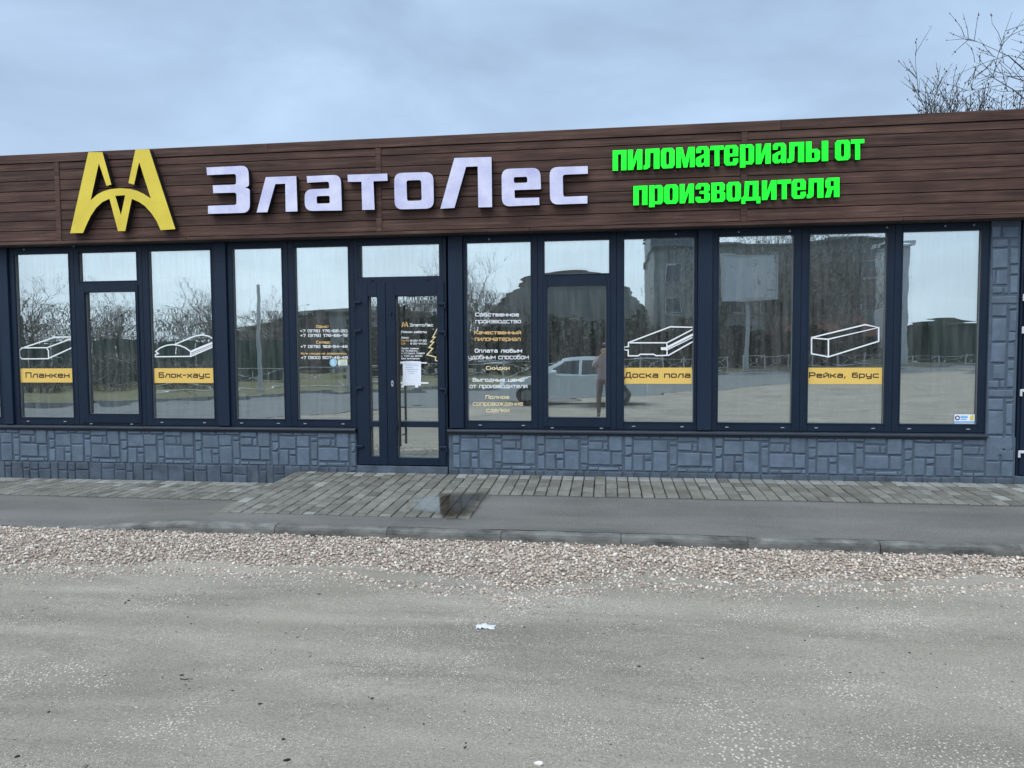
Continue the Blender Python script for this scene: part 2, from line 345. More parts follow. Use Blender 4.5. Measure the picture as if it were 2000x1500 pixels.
def ground_mat(name, base, dark, fleck, fleck_amt, tint):
    m = bpy.data.materials.new(name); m.use_nodes = True; t = m.node_tree; L = t.links.new
    b = t.nodes['Principled BSDF']; b.inputs['Roughness'].default_value = .92; b.inputs['Specular IOR Level'].default_value = .25
    co = N(t, 'ShaderNodeTexCoord'); P = co.outputs['Object']
    mp = N(t, 'ShaderNodeMapping'); mp.inputs['Scale'].default_value = (.42, 1.7, 1); mp.inputs['Rotation'].default_value = (0, 0, -.28); L(P, mp.inputs[0])
    big = N(t, 'ShaderNodeTexNoise', inp={'Scale': 1.1, 'Detail': 7.0, 'Roughness': .62, 'Distortion': .4}); L(mp.outputs[0], big.inputs['Vector'])
    r1 = N(t, 'ShaderNodeMapRange', inp={1: .36, 2: .62}); L(big.outputs[0], r1.inputs[0])
    wv0 = N(t, 'ShaderNodeTexWave', wave_type='RINGS', inp={'Scale': .33, 'Distortion': 3.0, 'Detail': 3.0, 'Detail Scale': .7}); wm = N(t, 'ShaderNodeMapping'); wm.inputs['Location'].default_value = (7.0, 13.0, 0); L(P, wm.inputs[0]); L(wm.outputs[0], wv0.inputs['Vector'])
    wr = N(t, 'ShaderNodeMapRange', inp={1: .0, 2: .35, 3: .62, 4: 1.0}); L(wv0.outputs['Fac'], wr.inputs[0])      # worn tracks
    wx = N(t, 'ShaderNodeMath', operation='MULTIPLY'); L(wr.outputs[0], wx.inputs[0]); L(r1.outputs[0], wx.inputs[1])
    m1 = N(t, 'ShaderNodeMix', data_type='RGBA', inp={6: (*dark, 1), 7: (*base, 1)}); L(wx.outputs[0], m1.inputs[0])
    hue = N(t, 'ShaderNodeTexNoise', inp={'Scale': .6, 'Detail': 3.0}); L(P, hue.inputs['Vector'])
    r2 = N(t, 'ShaderNodeMapRange', inp={1: .4, 2: .65, 3: 0, 4: .55}); L(hue.outputs[0], r2.inputs[0])
    m2 = N(t, 'ShaderNodeMix', data_type='RGBA', inp={7: (*tint, 1)}); L(r2.outputs[0], m2.inputs[0]); L(m1.outputs[2], m2.inputs[6])
    grain = N(t, 'ShaderNodeTexNoise', inp={'Scale': 75.0, 'Detail': 6.0, 'Roughness': .85}); L(P, grain.inputs['Vector'])
    r3 = N(t, 'ShaderNodeMapRange', inp={1: .25, 2: .75, 3: .38, 4: 1.62}); L(grain.outputs[0], r3.inputs[0])
    m3 = N(t, 'ShaderNodeMix', data_type='RGBA', blend_type='MULTIPLY', inp={0: 1.0}); L(m2.outputs[2], m3.inputs[6]); L(r3.outputs[0], m3.inputs[7])
    vo = N(t, 'ShaderNodeTexVoronoi', inp={'Scale': 48.0, 'Randomness': 1.0}); L(P, vo.inputs['Vector'])
    msk = N(t, 'ShaderNodeTexNoise', inp={'Scale': 2.2, 'Detail': 5.0}); L(P, msk.inputs['Vector'])
    r5 = N(t, 'ShaderNodeMapRange', inp={1: .40, 2: .72, 3: .03, 4: fleck_amt}); L(msk.outputs[0], r5.inputs[0])
    lt = N(t, 'ShaderNodeMath', operation='LESS_THAN'); L(vo.outputs['Distance'], lt.inputs[0]); L(r5.outputs[0], lt.inputs[1])
    m4 = N(t, 'ShaderNodeMix', data_type='RGBA', inp={7: (*fleck, 1)}); L(lt.outputs[0], m4.inputs[0]); L(m3.outputs[2], m4.inputs[6])
    v2 = N(t, 'ShaderNodeTexVoronoi', inp={'Scale': 105.0, 'Randomness': 1.0}); L(P, v2.inputs['Vector'])
    mk2 = N(t, 'ShaderNodeTexNoise', inp={'Scale': 3.1, 'Detail': 6.0, 'Roughness': .7}); L(mp.outputs[0], mk2.inputs['Vector'])
    r6 = N(t, 'ShaderNodeMapRange', inp={1: .35, 2: .70, 3: .05, 4: fleck_amt*1.25}); L(mk2.outputs[0], r6.inputs[0])
    l2 = N(t, 'ShaderNodeMath', operation='LESS_THAN'); L(v2.outputs['Distance'], l2.inputs[0]); L(r6.outputs[0], l2.inputs[1])
    m5 = N(t, 'ShaderNodeMix', data_type='RGBA', inp={7: tuple(.5*(a_+b_) for a_, b_ in zip(base, fleck))+(1,)}); L(l2.outputs[0], m5.inputs[0]); L(m4.outputs[2], m5.inputs[6])
    L(m5.outputs[2], b.inputs['Base Color'])
    bp = N(t, 'ShaderNodeBump', inp={'Strength': .8, 'Distance': .010}); L(grain.outputs[0], bp.inputs['Height']); L(bp.outputs[0], b.inputs['Normal'])
    return m
M['ground'] = ground_mat('dusty_yard', (.342, .312, .266), (.205, .186, .158), (.60, .56, .49), .31, (.284, .258, .208))
M['asphalt'] = ground_mat('pavement_asphalt', (.160, .158, .147), (.098, .100, .095), (.26, .26, .26), .10, (.20, .19, .19))
M['road'] = ground_mat('road_asphalt', (.18, .19, .195), (.13, .138, .142), (.24, .24, .24), .08, (.17, .178, .176))
M['gravel'] = mat('crushed_stone', (.47, .405, .355), .9, spec=.25, island=.42, coord='Generated')
def gravel_mat():
    m = bpy.data.materials.new('crushed_pink_limestone'); m.use_nodes = True; t = m.node_tree; L = t.links.new
    b = t.nodes['Principled BSDF']; b.inputs['Roughness'].default_value = .9; b.inputs['Specular IOR Level'].default_value = .25
    ge = N(t, 'ShaderNodeNewGeometry'); r = N(t, 'ShaderNodeValToRGB'); L(ge.outputs['Random Per Island'], r.inputs[0]); r.color_ramp.interpolation = 'LINEAR'
    q = r.color_ramp.elements; q[0].position = 0; q[0].color = (.20, .175, .15, 1); q[1].position = 1; q[1].color = (.74, .71, .64, 1)
    for p, c in ((.10, (.28, .228, .195)), (.35, (.42, .345, .29)), (.6, (.51, .425, .36)), (.82, (.58, .51, .44))):
        k = r.color_ramp.elements.new(p); k.color = (*c, 1)
    L(r.outputs[0], b.inputs['Base Color'])
    return m
M['gravel'] = gravel_mat()
M['gravel_bed'] = mat('gravel_bed', (.31, .265, .225), .95, spec=.2, var=.35, vscale=30, bump=.012, bscale=45)
M['fleck'] = mat('pale_chips', (.62, .60, .55), .9, spec=.25, island=.35)
def chip_mat():
    m = bpy.data.materials.new('mixed_chips'); m.use_nodes = True; t = m.node_tree; b = t.nodes['Principled BSDF']; b.inputs['Roughness'].default_value = .9
    ge = N(t, 'ShaderNodeNewGeometry'); r = N(t, 'ShaderNodeValToRGB'); t.links.new(ge.outputs['Random Per Island'], r.inputs[0]); r.color_ramp.interpolation = 'CONSTANT'
    q = r.color_ramp.elements; q[0].position = 0; q[0].color = (.035, .032, .030, 1); q[1].position = .07; q[1].color = (.16, .15, .135, 1)
    for p, c in ((.16, (.32, .295, .255)), (.42, (.42, .39, .345)), (.74, (.53, .50, .45)), (.95, (.72, .70, .65))): k = r.color_ramp.elements.new(p); k.color = (*c, 1)
    t.links.new(r.outputs[0], b.inputs['Base Color']); return m
M['chips'] = chip_mat()
M['paver'] = mat('grey_paver', (.195, .192, .174), .9, spec=.25, col2=(.125, .127, .108), vscale=6, bump=.005, bscale=55, rand=.24)
M['paver_pale'] = mat('pale_paver', (.30, .303, .292), .9, spec=.25, col2=(.20, .206, .196), vscale=6, bump=.005, bscale=55, rand=.14)
M['grass'] = mat('dry_verge', (.16, .14, .075), .95, col2=(.085, .095, .038), vscale=.8, bump=.05, bscale=9, detail=8)
M['bark'] = mat('bark', (.050, .042, .036), .9, var=.3)
M['bark_grey'] = mat('grey_bark', (.115, .105, .092), .9, var=.3)
M['bud'] = mat('buds', (.030, .026, .030), .8)
M['leaf_dark'] = mat('dark_evergreen_leaf', (.046, .056, .040), .8, island=.55)
M['brown_wall'] = mat('brown_wall', (.055, .042, .036), .85, var=.25, vscale=.6)
M['grey_wall'] = mat('grey_wall', (.28, .30, .29), .9, var=.15, vscale=.5)
M['pale_wall'] = mat('pale_wall', (.50, .53, .56), .8, var=.1, vscale=.4)
M['hangar'] = mat('hangar_sheet', (.165, .188, .184), .6, var=.2, vscale=.3)
M['dark_glass'] = mat('dark_glass', (.10, .13, .16), .12)
M['slate'] = mat('blue_cladding', (.12, .15, .18), .5, var=.15, vscale=.4)
M['green_panel'] = mat('green_panel', (.015, .055, .040), .6, var=.2)
M['galv'] = mat('galvanised_steel', (.42, .43, .43), .5, var=.15)
M['redroof'] = mat('brown_tiles', (.15, .075, .055), .9, var=.3)
M['car_paint'] = mat('silver_paint', (.60, .66, .69), .28, metal=.35, spec=.6)
M['car_glass'] = mat('car_glass', (.02, .03, .032), .05, spec=.6)
M['tyre'] = mat('tyre', (.02, .02, .02), .8)
M['lamp'] = mat('lamp_lens', (.7, .72, .74), .15)
M['red_lens'] = mat('red_lens', (.35, .02, .02), .2)
M['skin'] = mat('skin', (.52, .33, .25), .6)
M['hair'] = mat('hair', (.035, .025, .020), .6)
M['pink'] = mat('pink_knit', (.36, .29, .30), .9, var=.12, vscale=20)
M['trouser'] = mat('brown_trousers', (.17, .13, .125), .9, var=.15, vscale=15)
M['shoe'] = mat('shoe', (.05, .05, .05), .7)
M['phone'] = mat('phone_black', (.012, .012, .014), .25)
M['sticker_blue'] = mat('blue_sticker', (.12, .42, .62), .4, col2=(.55, .75, .85), vscale=30)
M['sticker_pale'] = mat('pale_sticker', (.72, .76, .62), .45, var=.08, vscale=40)
M['sticker_yellow'] = mat('yellow_sticker', (.70, .60, .12), .45)
M['sticker_navy'] = mat('navy_sticker', (.03, .05, .20), .45)
M['sticker_sky'] = mat('sky_blue_sticker', (.20, .45, .80), .45)
# ================================================================== setting: yard, pavement, kerb, gravel, paving
ZG = -.15
def vnoise(x, y, s=0):                       # cheap smooth height noise
    return (math.sin(x*1.7+s)*math.cos(y*2.1-s)+.6*math.sin(x*3.9-y*2.7+s*2)+.4*math.sin(x*6.1+y*7.3+s))*.5
def grid(name, xs, ys, zf, m, kind='structure', smooth=True):
    v = [(x, y, zf(x, y)) for y in ys for x in xs]; n = len(xs)
    f = [(j*n+i, j*n+i+1, (j+1)*n+i+1, (j+1)*n+i) for j in range(len(ys)-1) for i in range(n-1)]
    return tag(mesh_obj(name, v, f, m, smooth=smooth, origin=(0, 0, 0)), kind=kind)
gx = [-260, -130, -70, -40, -24, -16, -12]+list(np.arange(-9, 8.01, .12))+[10, 14, 20, 30, 45, 70, 130, 260]
gy = [-260, -130, -70, -45, -30, -20, -14, -11]+list(np.arange(-9, -2.0, .12))+[-1, 2, 6, 12, 25, 60, 130, 260]
def zground(x, y):
    if -8.9 < x < 7.9 and -8.9 < y < -2.1: return ZG+.011*vnoise(x*.8, y*1.2, 1)-.006
    return ZG-.006
grid('ground', gx, gy, zground, M['ground'])

def lerp(a, b, t): return a+(b-a)*max(0.0, min(1.0, t))
def kerb_top(x): return lerp(-.142, -.046, (x+5.25)/1.1)
AX0, AX1, AY, PY = -3.88, -1.30, -1.95, -1.0           # door apron and paving strip edges
def pave_z(x, y):                                       # top of the paving
    if x < AX0: return -.108+.008*y
    return .047+.037*y
def zside(x, y):
    back = -.120 if x < AX0 else .006
    z = lerp(kerb_top(x)+.001, back, (y+2.27)/1.27)+.002*vnoise(x*1.3, y*2, 3)
    inside = (y > PY) or (AX0 < x < AX1 and y > AY)
    return z-.05 if inside else z
sx = sorted(set([-30, -20, -14]+[round(a, 3) for a in np.arange(-11, 8.01, .15)]+[AX0-.004, AX0+.004, AX1-.004, AX1+.004, 12, 20, 30]))
sy = sorted(set([round(a, 3) for a in np.linspace(-2.27, -.02, 16)]+[AY-.004, AY+.004, PY-.004, PY+.004]))
grid('pavement', sx, sy, zside, M['asphalt'])

# kerb: one long stone after another
kerb = bpy.data.objects.new('kerb', None); COL.objects.link(kerb); place(kerb, (0, -2.32, -.2)); tag(kerb, kind='structure')
kj = [G(px, py, -.06)[0] for px, py in ((137, 1034), (327, 1024), (541, 1028), (757, 1035), (979, 1042), (1213, 1050), (1462, 1058), (1722, 1066))]
kj = [kj[0]-3.3, kj[0]-2.2, kj[0]-1.1]+kj+[kj[-1]+1.08*i for i in range(1, 5)]
for a, b in zip(kj[:-1], kj[1:]):
    a += .003; b -= .003; bm = MB(); za, zb = kerb_top(a), kerb_top(b); yf = -2.375+random.uniform(-.006, .006); yb = -2.268; n = 5
    prof = lambda z: [(yb, -.34), (yb, z), (yf+.030, z), (yf+.008, z-.012), (yf, z-.034), (yf-.012, -.34)]
    v = []; dz = random.uniform(-.004, .004)
    for i in range(n+1):
        x = a+(b-a)*i/n; z = za+(zb-za)*i/n+dz
        v += [(x, y+random.uniform(-.002, .002), q+(random.uniform(-.0025, .0025) if q > -.3 else 0)) for y, q in prof(z)]
    f = []
    for i in range(n):
        for j in range(6): f.append((i*6+j, i*6+(j+1) % 6, (i+1)*6+(j+1) % 6, (i+1)*6+j))
    f += [tuple(range(6)), tuple(reversed(range(n*6, n*6+6)))]
    mesh_obj('kerb_stone', v, f, M['kerb'], kerb)

# paving: one shared block mesh, many blocks
def paver_mesh(w, l, h=.06, b=.006):
    bm = MB(); x, y = w/2, l/2
    v = [(-x, -y, -h), (x, -y, -h), (x, y, -h), (-x, y, -h), (-x, -y, -b), (x, -y, -b), (x, y, -b), (-x, y, -b),
         (-x+b, -y+b, 0), (x-b, -y+b, 0), (x-b, y-b, 0), (-x+b, y-b, 0)]
    f = [(8, 9, 10, 11)]+[(i, (i+1) % 4, 4+(i+1) % 4, 4+i) for i in range(4)]+[(4+i, 4+(i+1) % 4, 8+(i+1) % 4, 8+i) for i in range(4)]
    me = bpy.data.meshes.new('paving_block'); me.from_pydata(v, [], f); me.update(); return me
PW, PL = .1285, .1945
pm = [paver_mesh(PW-.011, PL-.020), paver_mesh(PW-.011, PL-.020), paver_mesh(PW-.011, PL/2-.020), paver_mesh(PW-.011, PL/2-.020)]
for i_, me_ in enumerate(pm): me_.materials.append(M['paver_pale' if i_ % 2 else 'paver'])
def paving(name, x0, x1, y0, rows, stag):
    p = bpy.data.objects.new(name, None); COL.objects.link(p); place(p, ((x0+x1)/2, y0, pave_z((x0+x1)/2, 0)-.06)); tag(p, kind='structure')
    nc = int(round((x1-x0)/PW)); sl = math.atan(pave_z((x0+x1)/2, 0)-pave_z((x0+x1)/2, -1))
    for c in range(nc):
        lens = [PL]*rows if not (stag and c % 2) else [PL/2]+[PL]*(rows-1)+[PL/2]; run = .012
        for r, ln in enumerate(lens):
            x = x0+(c+.5)*(x1-x0)/nc; y = -run-ln/2; run += ln
            k = 1 if (r == 0 and random.random() < .75) or random.random() < .03 else 0
            o = bpy.data.objects.new('paving_block', pm[k+(2 if ln < PL else 0)]); COL.objects.link(o)
            o.parent = p; w = Vector((x+random.uniform(-.002, .002), y+random.uniform(-.002, .002), pave_z(x, y)+random.uniform(-.003, .003)))
            o.location = w-WL[p.name]; o.rotation_euler = (sl+random.uniform(-.010, .010), random.uniform(-.010, .010), random.uniform(-.006, .006))
    return p
paving('door_apron', AX0, AX1, 0, 10, 1)
paving('wall_paving', AX1, 6.28, 0, 5, 0)
paving('lower_wall_paving', -9.0, AX0-.01, 0, 5, 0)
# mossy edge stone along the raised side of the apron
bm = MB(); v = []
for i in range(9):
    y = -.02-i*(1.96/8); z = pave_z(-3, y)
    v += [(AX0-.035, y, z-.22), (AX0-.035, y, z-.012), (AX0-.002, y, z-.012), (AX0-.002, y, z-.22)]
f = []
for i in range(8): f += [(4*i+j, 4*i+4+j, 4*i+4+(j+1) % 4, 4*i+(j+1) % 4) for j in range(4)]
f += [(0, 1, 2, 3), (35, 34, 33, 32)]
M['mossy'] = mat('mossy_concrete', (.20, .205, .18), .95, col2=(.085, .095, .060), vscale=8, bump=.006)
tag(mesh_obj('apron_edging', v, f, M['mossy']), kind='structure')

# damp patch with a film of water
wp = [(792, 976), (820, 968), (858, 966), (905, 963), (948, 962), (966, 964), (958, 974), (944, 988), (930, 1003), (905, 1011), (872, 1013), (856, 1010), (850, 1003), (828, 1001), (800, 997), (788, 988)]
wv = []
for px, py in wp:
    x, y = G(px, py, -.005); wv.append((x, y))
wv = rounded(wv, .08, 3)
def surf(x, y): return (pave_z(x, y) if (y > PY or (x < AX1 and y > AY)) else zside(x, y))+.0065
cx_ = sum(p[0] for p in wv)/len(wv); cy_ = sum(p[1] for p in wv)/len(wv)
vv = [(cx_, cy_, surf(cx_, cy_))]; ff = []; R_ = 6; n = len(wv)
for k in range(1, R_+1):
    for p in wv:
        x = cx_+(p[0]-cx_)*k/R_; y = cy_+(p[1]-cy_)*k/R_; vv.append((x, y, surf(x, y)))
for i in range(n): ff.append((0, 1+i, 1+(i+1) % n))
for k in range(R_-1):
    for i in range(n): ff.append((1+k*n+i, 1+(k+1)*n+i, 1+(k+1)*n+(i+1) % n, 1+k*n+(i+1) % n))
pud = tag(mesh_obj('puddle', vv, ff, M['water'], smooth=True), kind='structure')
pud.data.attributes.new('rim', 'FLOAT', 'POINT').data.foreach_set('value', [0.0]+[k/R_ for k in range(1, R_+1) for _ in range(n)])

# crushed stone along the kerb
def gravel_front(x):
    pts = [(-8, -3.42), (-4.8, -3.50), (-3.6, -3.36), (-2.6, -3.30), (-1.9, -3.36), (-1.06, -3.50), (-.66, -3.68), (-.3, -3.45), (.05, -3.27), (1.16, -3.27), (2.0, -3.16), (3.0, -3.06), (6, -2.95)]
    xs_, ys_ = zip(*pts); return float(np.interp(x, xs_, ys_))+.05*math.sin(x*5.1)+.03*math.sin(x*11.7)
def bedz(x, y):
    f_ = gravel_front(x); t = max(0.0, min(1.0, (y-f_+.08)/.55)); return ZG-.034+.050*t*t*(3-2*t)+.006*t*vnoise(x*3, y*4, 5)
bx = list(np.arange(-8, 6.01, .12)); by = list(np.linspace(-3.75, -2.36, 16))
grid('gravel_bed', bx, by, bedz, M['gravel_bed'])
ICO = []
ph = (1+5**.5)/2
for a in (-1, 1):
    for b in (-ph, ph): ICO += [(0, a, b), (a, b, 0), (b, 0, a)]
ICO = np.array(ICO)/math.hypot(1, ph)
from itertools import combinations
IT = []
for c in combinations(range(12), 3):
    p = ICO[list(c)]
    if all(abs(np.linalg.norm(p[i]-p[j])-1.0515) < .05 for i, j in ((0, 1), (1, 2), (0, 2))):
        nn_ = np.cross(p[1]-p[0], p[2]-p[0]); IT.append(c if nn_ @ p.mean(0) > 0 else (c[0], c[2], c[1]))
IT = np.array(IT)
OCT = np.array([(1, 0, 0), (0, 1, 0), (-1, 0, 0), (0, -1, 0), (0, 0, 1), (0, 0, -1)], dtype=float)
OT = np.array([(0, 1, 4), (1, 2, 4), (2, 3, 4), (3, 0, 4), (1, 0, 5), (2, 1, 5), (3, 2, 5), (0, 3, 5)])
def scatter(name, P, S, base, tri, flat, m, label, cat, jit=.28):
    n = len(P); k = len(base)
    J = base[None]*(1+rng.uniform(-jit, jit, (n, k, 1)))
    sc_ = S[:, None]*np.stack([np.ones(n), rng.uniform(.6, 1, n), rng.uniform(*flat, n)], 1)
    J = J*sc_[:, None, :]
    a = rng.uniform(0, 2*np.pi, n); tl = rng.normal(0, .35, n)
    ca, sa, ct, st = np.cos(a), np.sin(a), np.cos(tl), np.sin(tl)
    X = J[..., 0]*ct[:, None]+J[..., 2]*st[:, None]; Z = -J[..., 0]*st[:, None]+J[..., 2]*ct[:, None]
    x = X*ca[:, None]-J[..., 1]*sa[:, None]; y = X*sa[:, None]+J[..., 1]*ca[:, None]
    V = np.stack([x, y, Z], 2)+P[:, None, :]
    T = (tri[None]+(np.arange(n)*k)[:, None, None]).reshape(-1, 3)
    return tag(tri_mesh(name, V.reshape(-1, 3), T, m), label, cat, kind='stuff')
P = []; S = []
while len(P) < 40000:
    x = random.uniform(-7.6, 5.4); y = random.uniform(-4.1, -2.37); f_ = gravel_front(x)
    if y < f_:
        if random.random() > .95*math.exp((y-f_)/.17): continue
    s = random.choice((.7, .8, 1, 1, 1.45))*random.uniform(.006, .0125)
    if y < f_: s *= max(.55, 1+(y-f_)*1.4)
    if random.random() < .012: s *= 1.8
    P.append((x, y, (bedz(x, y) if y > f_ else zground(x, y))+s*.25+random.uniform(0, .012)*(1 if y > f_ else 0))); S.append(s)
scatter('gravel', np.array(P), np.array(S), ICO, IT, (.45, .8), M['gravel'], 'strip of crushed pinkish beige stone heaped along the kerb', 'gravel')
P = []; S = []
while len(P) < 17000:
    x = random.uniform(-6.0, 4.5); y = -8.2+(random.random()**1.0)*5.3
    if y > gravel_front(x): continue
    if (vnoise(x*1.3, y*1.9, 9)+random.uniform(-.9, .9)) < .1: continue
    s = random.uniform(.0025, .0065)*(2.0 if random.random() < .08 else 1)
    P.append((x, y, zground(x, y)+s*.15)); S.append(s)
scatter('stone_chips', np.array(P), np.array(S), OCT, OT, (.25, .5), M['chips'], 'pale stone chips trodden into the grey yard surface', 'stone chips')

# ================================================================== the shop
shop = empty('shop_building', (-1.7, 0.0, -.2), 'long single-storey shop with brown plank fascia and navy window frames', 'building')
X0, X1, YB = -9.6, 7.2, 7.0
SILL, HEAD, SOF, TOP = .598, 2.868, 2.952, 4.094
FY = -.20                                            # fascia front plane
# walls, roof and room behind the glass
b = MB(); b.box(X0, X0+.25, .16, YB, -.2, 3.9); b.box(X1-.25, X1, .16, YB, -.2, 3.9); b.box(X0+.25, X1-.25, YB-.25, YB, -.2, 3.9)
b.box(X0+.25, -8.98, .16, .30, -.2, 3.0); b.box(5.70, X1-.25, .16, .30, -.2, 3.0)
b.build('outer_wall', M['render_wall'], shop)
MB().box(X0, X1, .02, YB+.1, 3.9, 4.02).build('roof', M['soffit'], shop)
MB().box(X0+.26, X1-.26, .31, YB-.26, .02, .12).build('interior_floor', M['int_floor'], shop)
MB().box(X0+.26, X1-.26, .14, YB-.26, 3.02, 3.10).build('interior_ceiling', M['int_ceil'], shop)
MB().box(X0+.26, X1-.26, 4.6, 4.7, .12, 3.02).build('interior_wall', M['interior'], shop)
# fascia: backing, planks, cover strips, cap, bottom trim, soffit
fas = MB().box(X0, X1, FY+.022, .02, SOF+.012, TOP-.02).build('fascia', M['rubber'], shop)
rows = [SOF+.042, 3.128, 3.251, 3.374, 3.497, 3.628, 3.758, 3.889, 3.982]
bat = [(-6.972+.036), -2.71, 1.516]; bat = [bat[0]-4.22]+bat+[bat[-1]+4.22]
edges = [X0]+[x for x in bat if X0 < x < X1]+[X1]
for r in range(len(rows)-1):
    z0, z1 = rows[r]+.0035, rows[r+1]-.0035
    for i in range(len(edges)-1):
        a = edges[i]+(.036 if i else 0); c = edges[i+1]-(.036 if i < len(edges)-2 else 0)
        dv = random.uniform(-.0012, .0012)
        p = [(FY+.021, z0), (FY+.004+dv, z0), (FY+dv, z0+.003), (FY+dv, z1-.005), (FY+.005+dv, z1-.0005), (FY+.021, z1)]
        v = [(x, y, z) for x in (a, c) for y, z in p]; k = len(p)
        f = [(j, (j+1) % k, k+(j+1) % k, k+j) for j in range(k)]+[tuple(reversed(range(k))), tuple(range(k, 2*k))]
        mesh_obj('plank', v, f, M['wood'], fas)
for x in bat:
    if X0+.1 < x < X1-.1:
        MB().box(x-.034, x+.034, FY-.010, FY+.020, SOF+.040, 3.980, bev=.003).build('cover_strip', M['wood'], fas)
for a, c in ((X0, -4.1), (-4.096, 1.9), (1.904, X1)):
    v = [(x, y, z) for x in (a, c) for y, z in ((FY+.03, 3.986), (FY-.012, 3.986), (FY-.014, TOP-.006), (FY-.006, TOP), (.05, TOP), (.05, TOP-.03), (FY+.03, TOP-.03))]
    f = [(j, (j+1) % 7, 7+(j+1) % 7, 7+j) for j in range(7)]+[tuple(reversed(range(7))), tuple(range(7, 14))]
    mesh_obj('top_cap', v, f, M['wood'], fas)
for a, c in ((X0, -5.2), (-5.197, -.9), (-.897, 3.2), (3.203, X1)):
    MB().box(a, c, FY-.012, FY+.035, SOF, SOF+.038, bev=.004).build('bottom_trim', M['wood'], fas)
MB().box(X0, X1, FY+.036, .14, SOF+.001, SOF+.011).build('soffit', M['soffit'], shop)

# plinth with its cast stones
M['stone'].node_tree
pl = MB().box(-9.3, -3.118, .0, .16, -.25, .565).box(-1.935, 4.505, .0, .16, -.25, .565).build('plinth', M['mortar'], shop)
def stone(x0, x1, z0, z1, par, m, y=0.0, d=.0125, cut=None, name='stone'):
    j = lambda s=.004: random.uniform(-s, s)
    c = [(x0+j(), z0+j()), (x1+j(), z0+j()), (x1+j(), z1+j()), (x0+j(), z1+j())]
    if cut: c = [c[0], (c[1][0]-cut, c[1][1]), (c[1][0], c[1][1]+cut), c[2], c[3]]
    n = len(c); mx = sum(p[0] for p in c)/n; mz = sum(p[1] for p in c)/n
    dd = d*random.uniform(.75, 1.2); tilt = random.uniform(-.0025, .0025)
    def ring(ins, yy, t=0):
        o = []
        for p in c:
            vx = p[0]-mx; vz = p[1]-mz
            o.append((p[0]-math.copysign(min(ins, abs(vx)*.6), vx), yy+t*(1 if vz > 0 else -1), p[1]-math.copysign(min(ins, abs(vz)*.6), vz)))
        return o
    v = ring(0, y+.004)+ring(.003, y-dd*.6)+ring(.011, y-dd, tilt)
    f = [tuple(range(2*n, 3*n))]
    for k in (0, n):
        for i in range(n): f.append((k+i, k+(i+1) % n, k+n+(i+1) % n, k+n+i))
    return mesh_obj(name, v, f, m, par)
PAT = [(282,1090,342,1160),(287,1172,342,1240),(285,1252,340,1375),(350,1088,470,1110),(480,1090,555,1110),(565,1088,690,1112),
       (352,1122,498,1222),(503,1120,618,1205),(632,1130,688,1158),(632,1170,690,1310),(350,1235,428,1375),(438,1235,493,1272),
       (438,1288,495,1378),(505,1215,618,1380),(635,1322,685,1375),(697,1088,850,1130),(697,1145,805,1200),(815,1148,850,1205),
       (860,1092,970,1212),(697,1218,875,1322),(885,1225,968,1325),(697,1340,770,1385),(775,1342,935,1390),(942,1340,970,1395)]
PR = []
for x0, y0, x1, y1 in PAT:
    a = W(1150+x0/4, 580+y1/4); c = W(1150+x1/4, 580+y0/4); PR.append((a[0], c[0], max(.118, a[1]), min(.557, c[1])))
XA = [r[0] for r in PR][19]                           # left edge of the big square
PER = 1.045
PR = [(a-XA, c-XA, z0, z1) for a, c, z0, z1 in PR]
for anchor, lo, hi in ((-7.792, -8.6, -3.125), (.827, -1.93, 4.185)):
    for k in range(-8, 9):
        for i, (a, c, z0, z1) in enumerate(PR):
            s0, s1 = a+anchor+k*PER, c+anchor+k*PER
            s0, s1 = max(s0, lo), min(s1, hi)
            if s1-s0 < .03: continue
            stone(s0, s1, z0, z1, pl, M['stone'], cut=(.03 if i == 1 else None))
# the foot course, half buried and dirty
for lo, hi, zlo in ((-8.6, -3.125, -.16), (-1.93, 4.49, -.02)):
    x = lo
    while x < hi-.05:
        w = random.uniform(.09, .24); zt = .106+random.uniform(-.006, .004)
        w = min(w, hi-x)
        if zlo < -.1 and random.random() < .5:
            zm_ = random.uniform(-.03, .05); stone(x+.005, x+w-.005, zm_+.006, zt, pl, M['stone_base'], d=.014); stone(x+.005, x+w-.005, zlo, zm_-.006, pl, M['stone_base'], d=.014)
        else: stone(x+.005, x+w-.005, zlo, zt, pl, M['stone_base'], d=.013)
        x += w
# pier at the right-hand end
pier = MB().box(4.197, 4.492, .0, .16, .566, SOF).build('pier', M['mortar'], shop)
PIER = [(105,185,190,290),(200,180,248,265),(125,300,190,380),(105,300,118,380),(200,275,248,322),(200,330,245,425),(103,390,160,428),(168,390,190,428),(98,440,240,480),
        (100,490,185,550),(195,490,238,512),(195,520,238,630),(102,560,183,685),(190,635,232,685),(95,695,178,800),(185,695,228,778),(105,810,175,890),(185,790,225,835),
        (183,845,222,935),(82,900,140,938),(145,900,172,938),(82,950,220,988),(80,1000,165,1058),(175,1000,218,1015),(178,1025,215,1135),(80,1065,168,1190),
        (175,1145,212,1192),(80,1200,162,1302),(168,1200,210,1280),(104,130,190,176),(200,130,248,172),(100,60,150,122),(158,60,248,122)]
for x0, y0, x1, y1 in PIER:
    a = W(1900+x0/2.78, 420+y1/2.78); c = W(1900+x1/2.78, 420+y0/2.78)
    stone(max(4.202, a[0]), min(4.490, c[0]), a[1], min(c[1], SOF-.01), pier, M['stone'])
for z0, z1, x0, x1 in ((.43, .555, 4.345, 4.47), (.30, .42, 4.36, 4.485), (.12, .29, 4.36, 4.485), (.30, .555, 4.20, 4.335), (.12, .29, 4.20, 4.35)):
    stone(x0, x1, z0, z1, pl, M['stone'])
for z in np.arange(.62, 2.9, .19):                    # stones on the pier's inner return
    pass
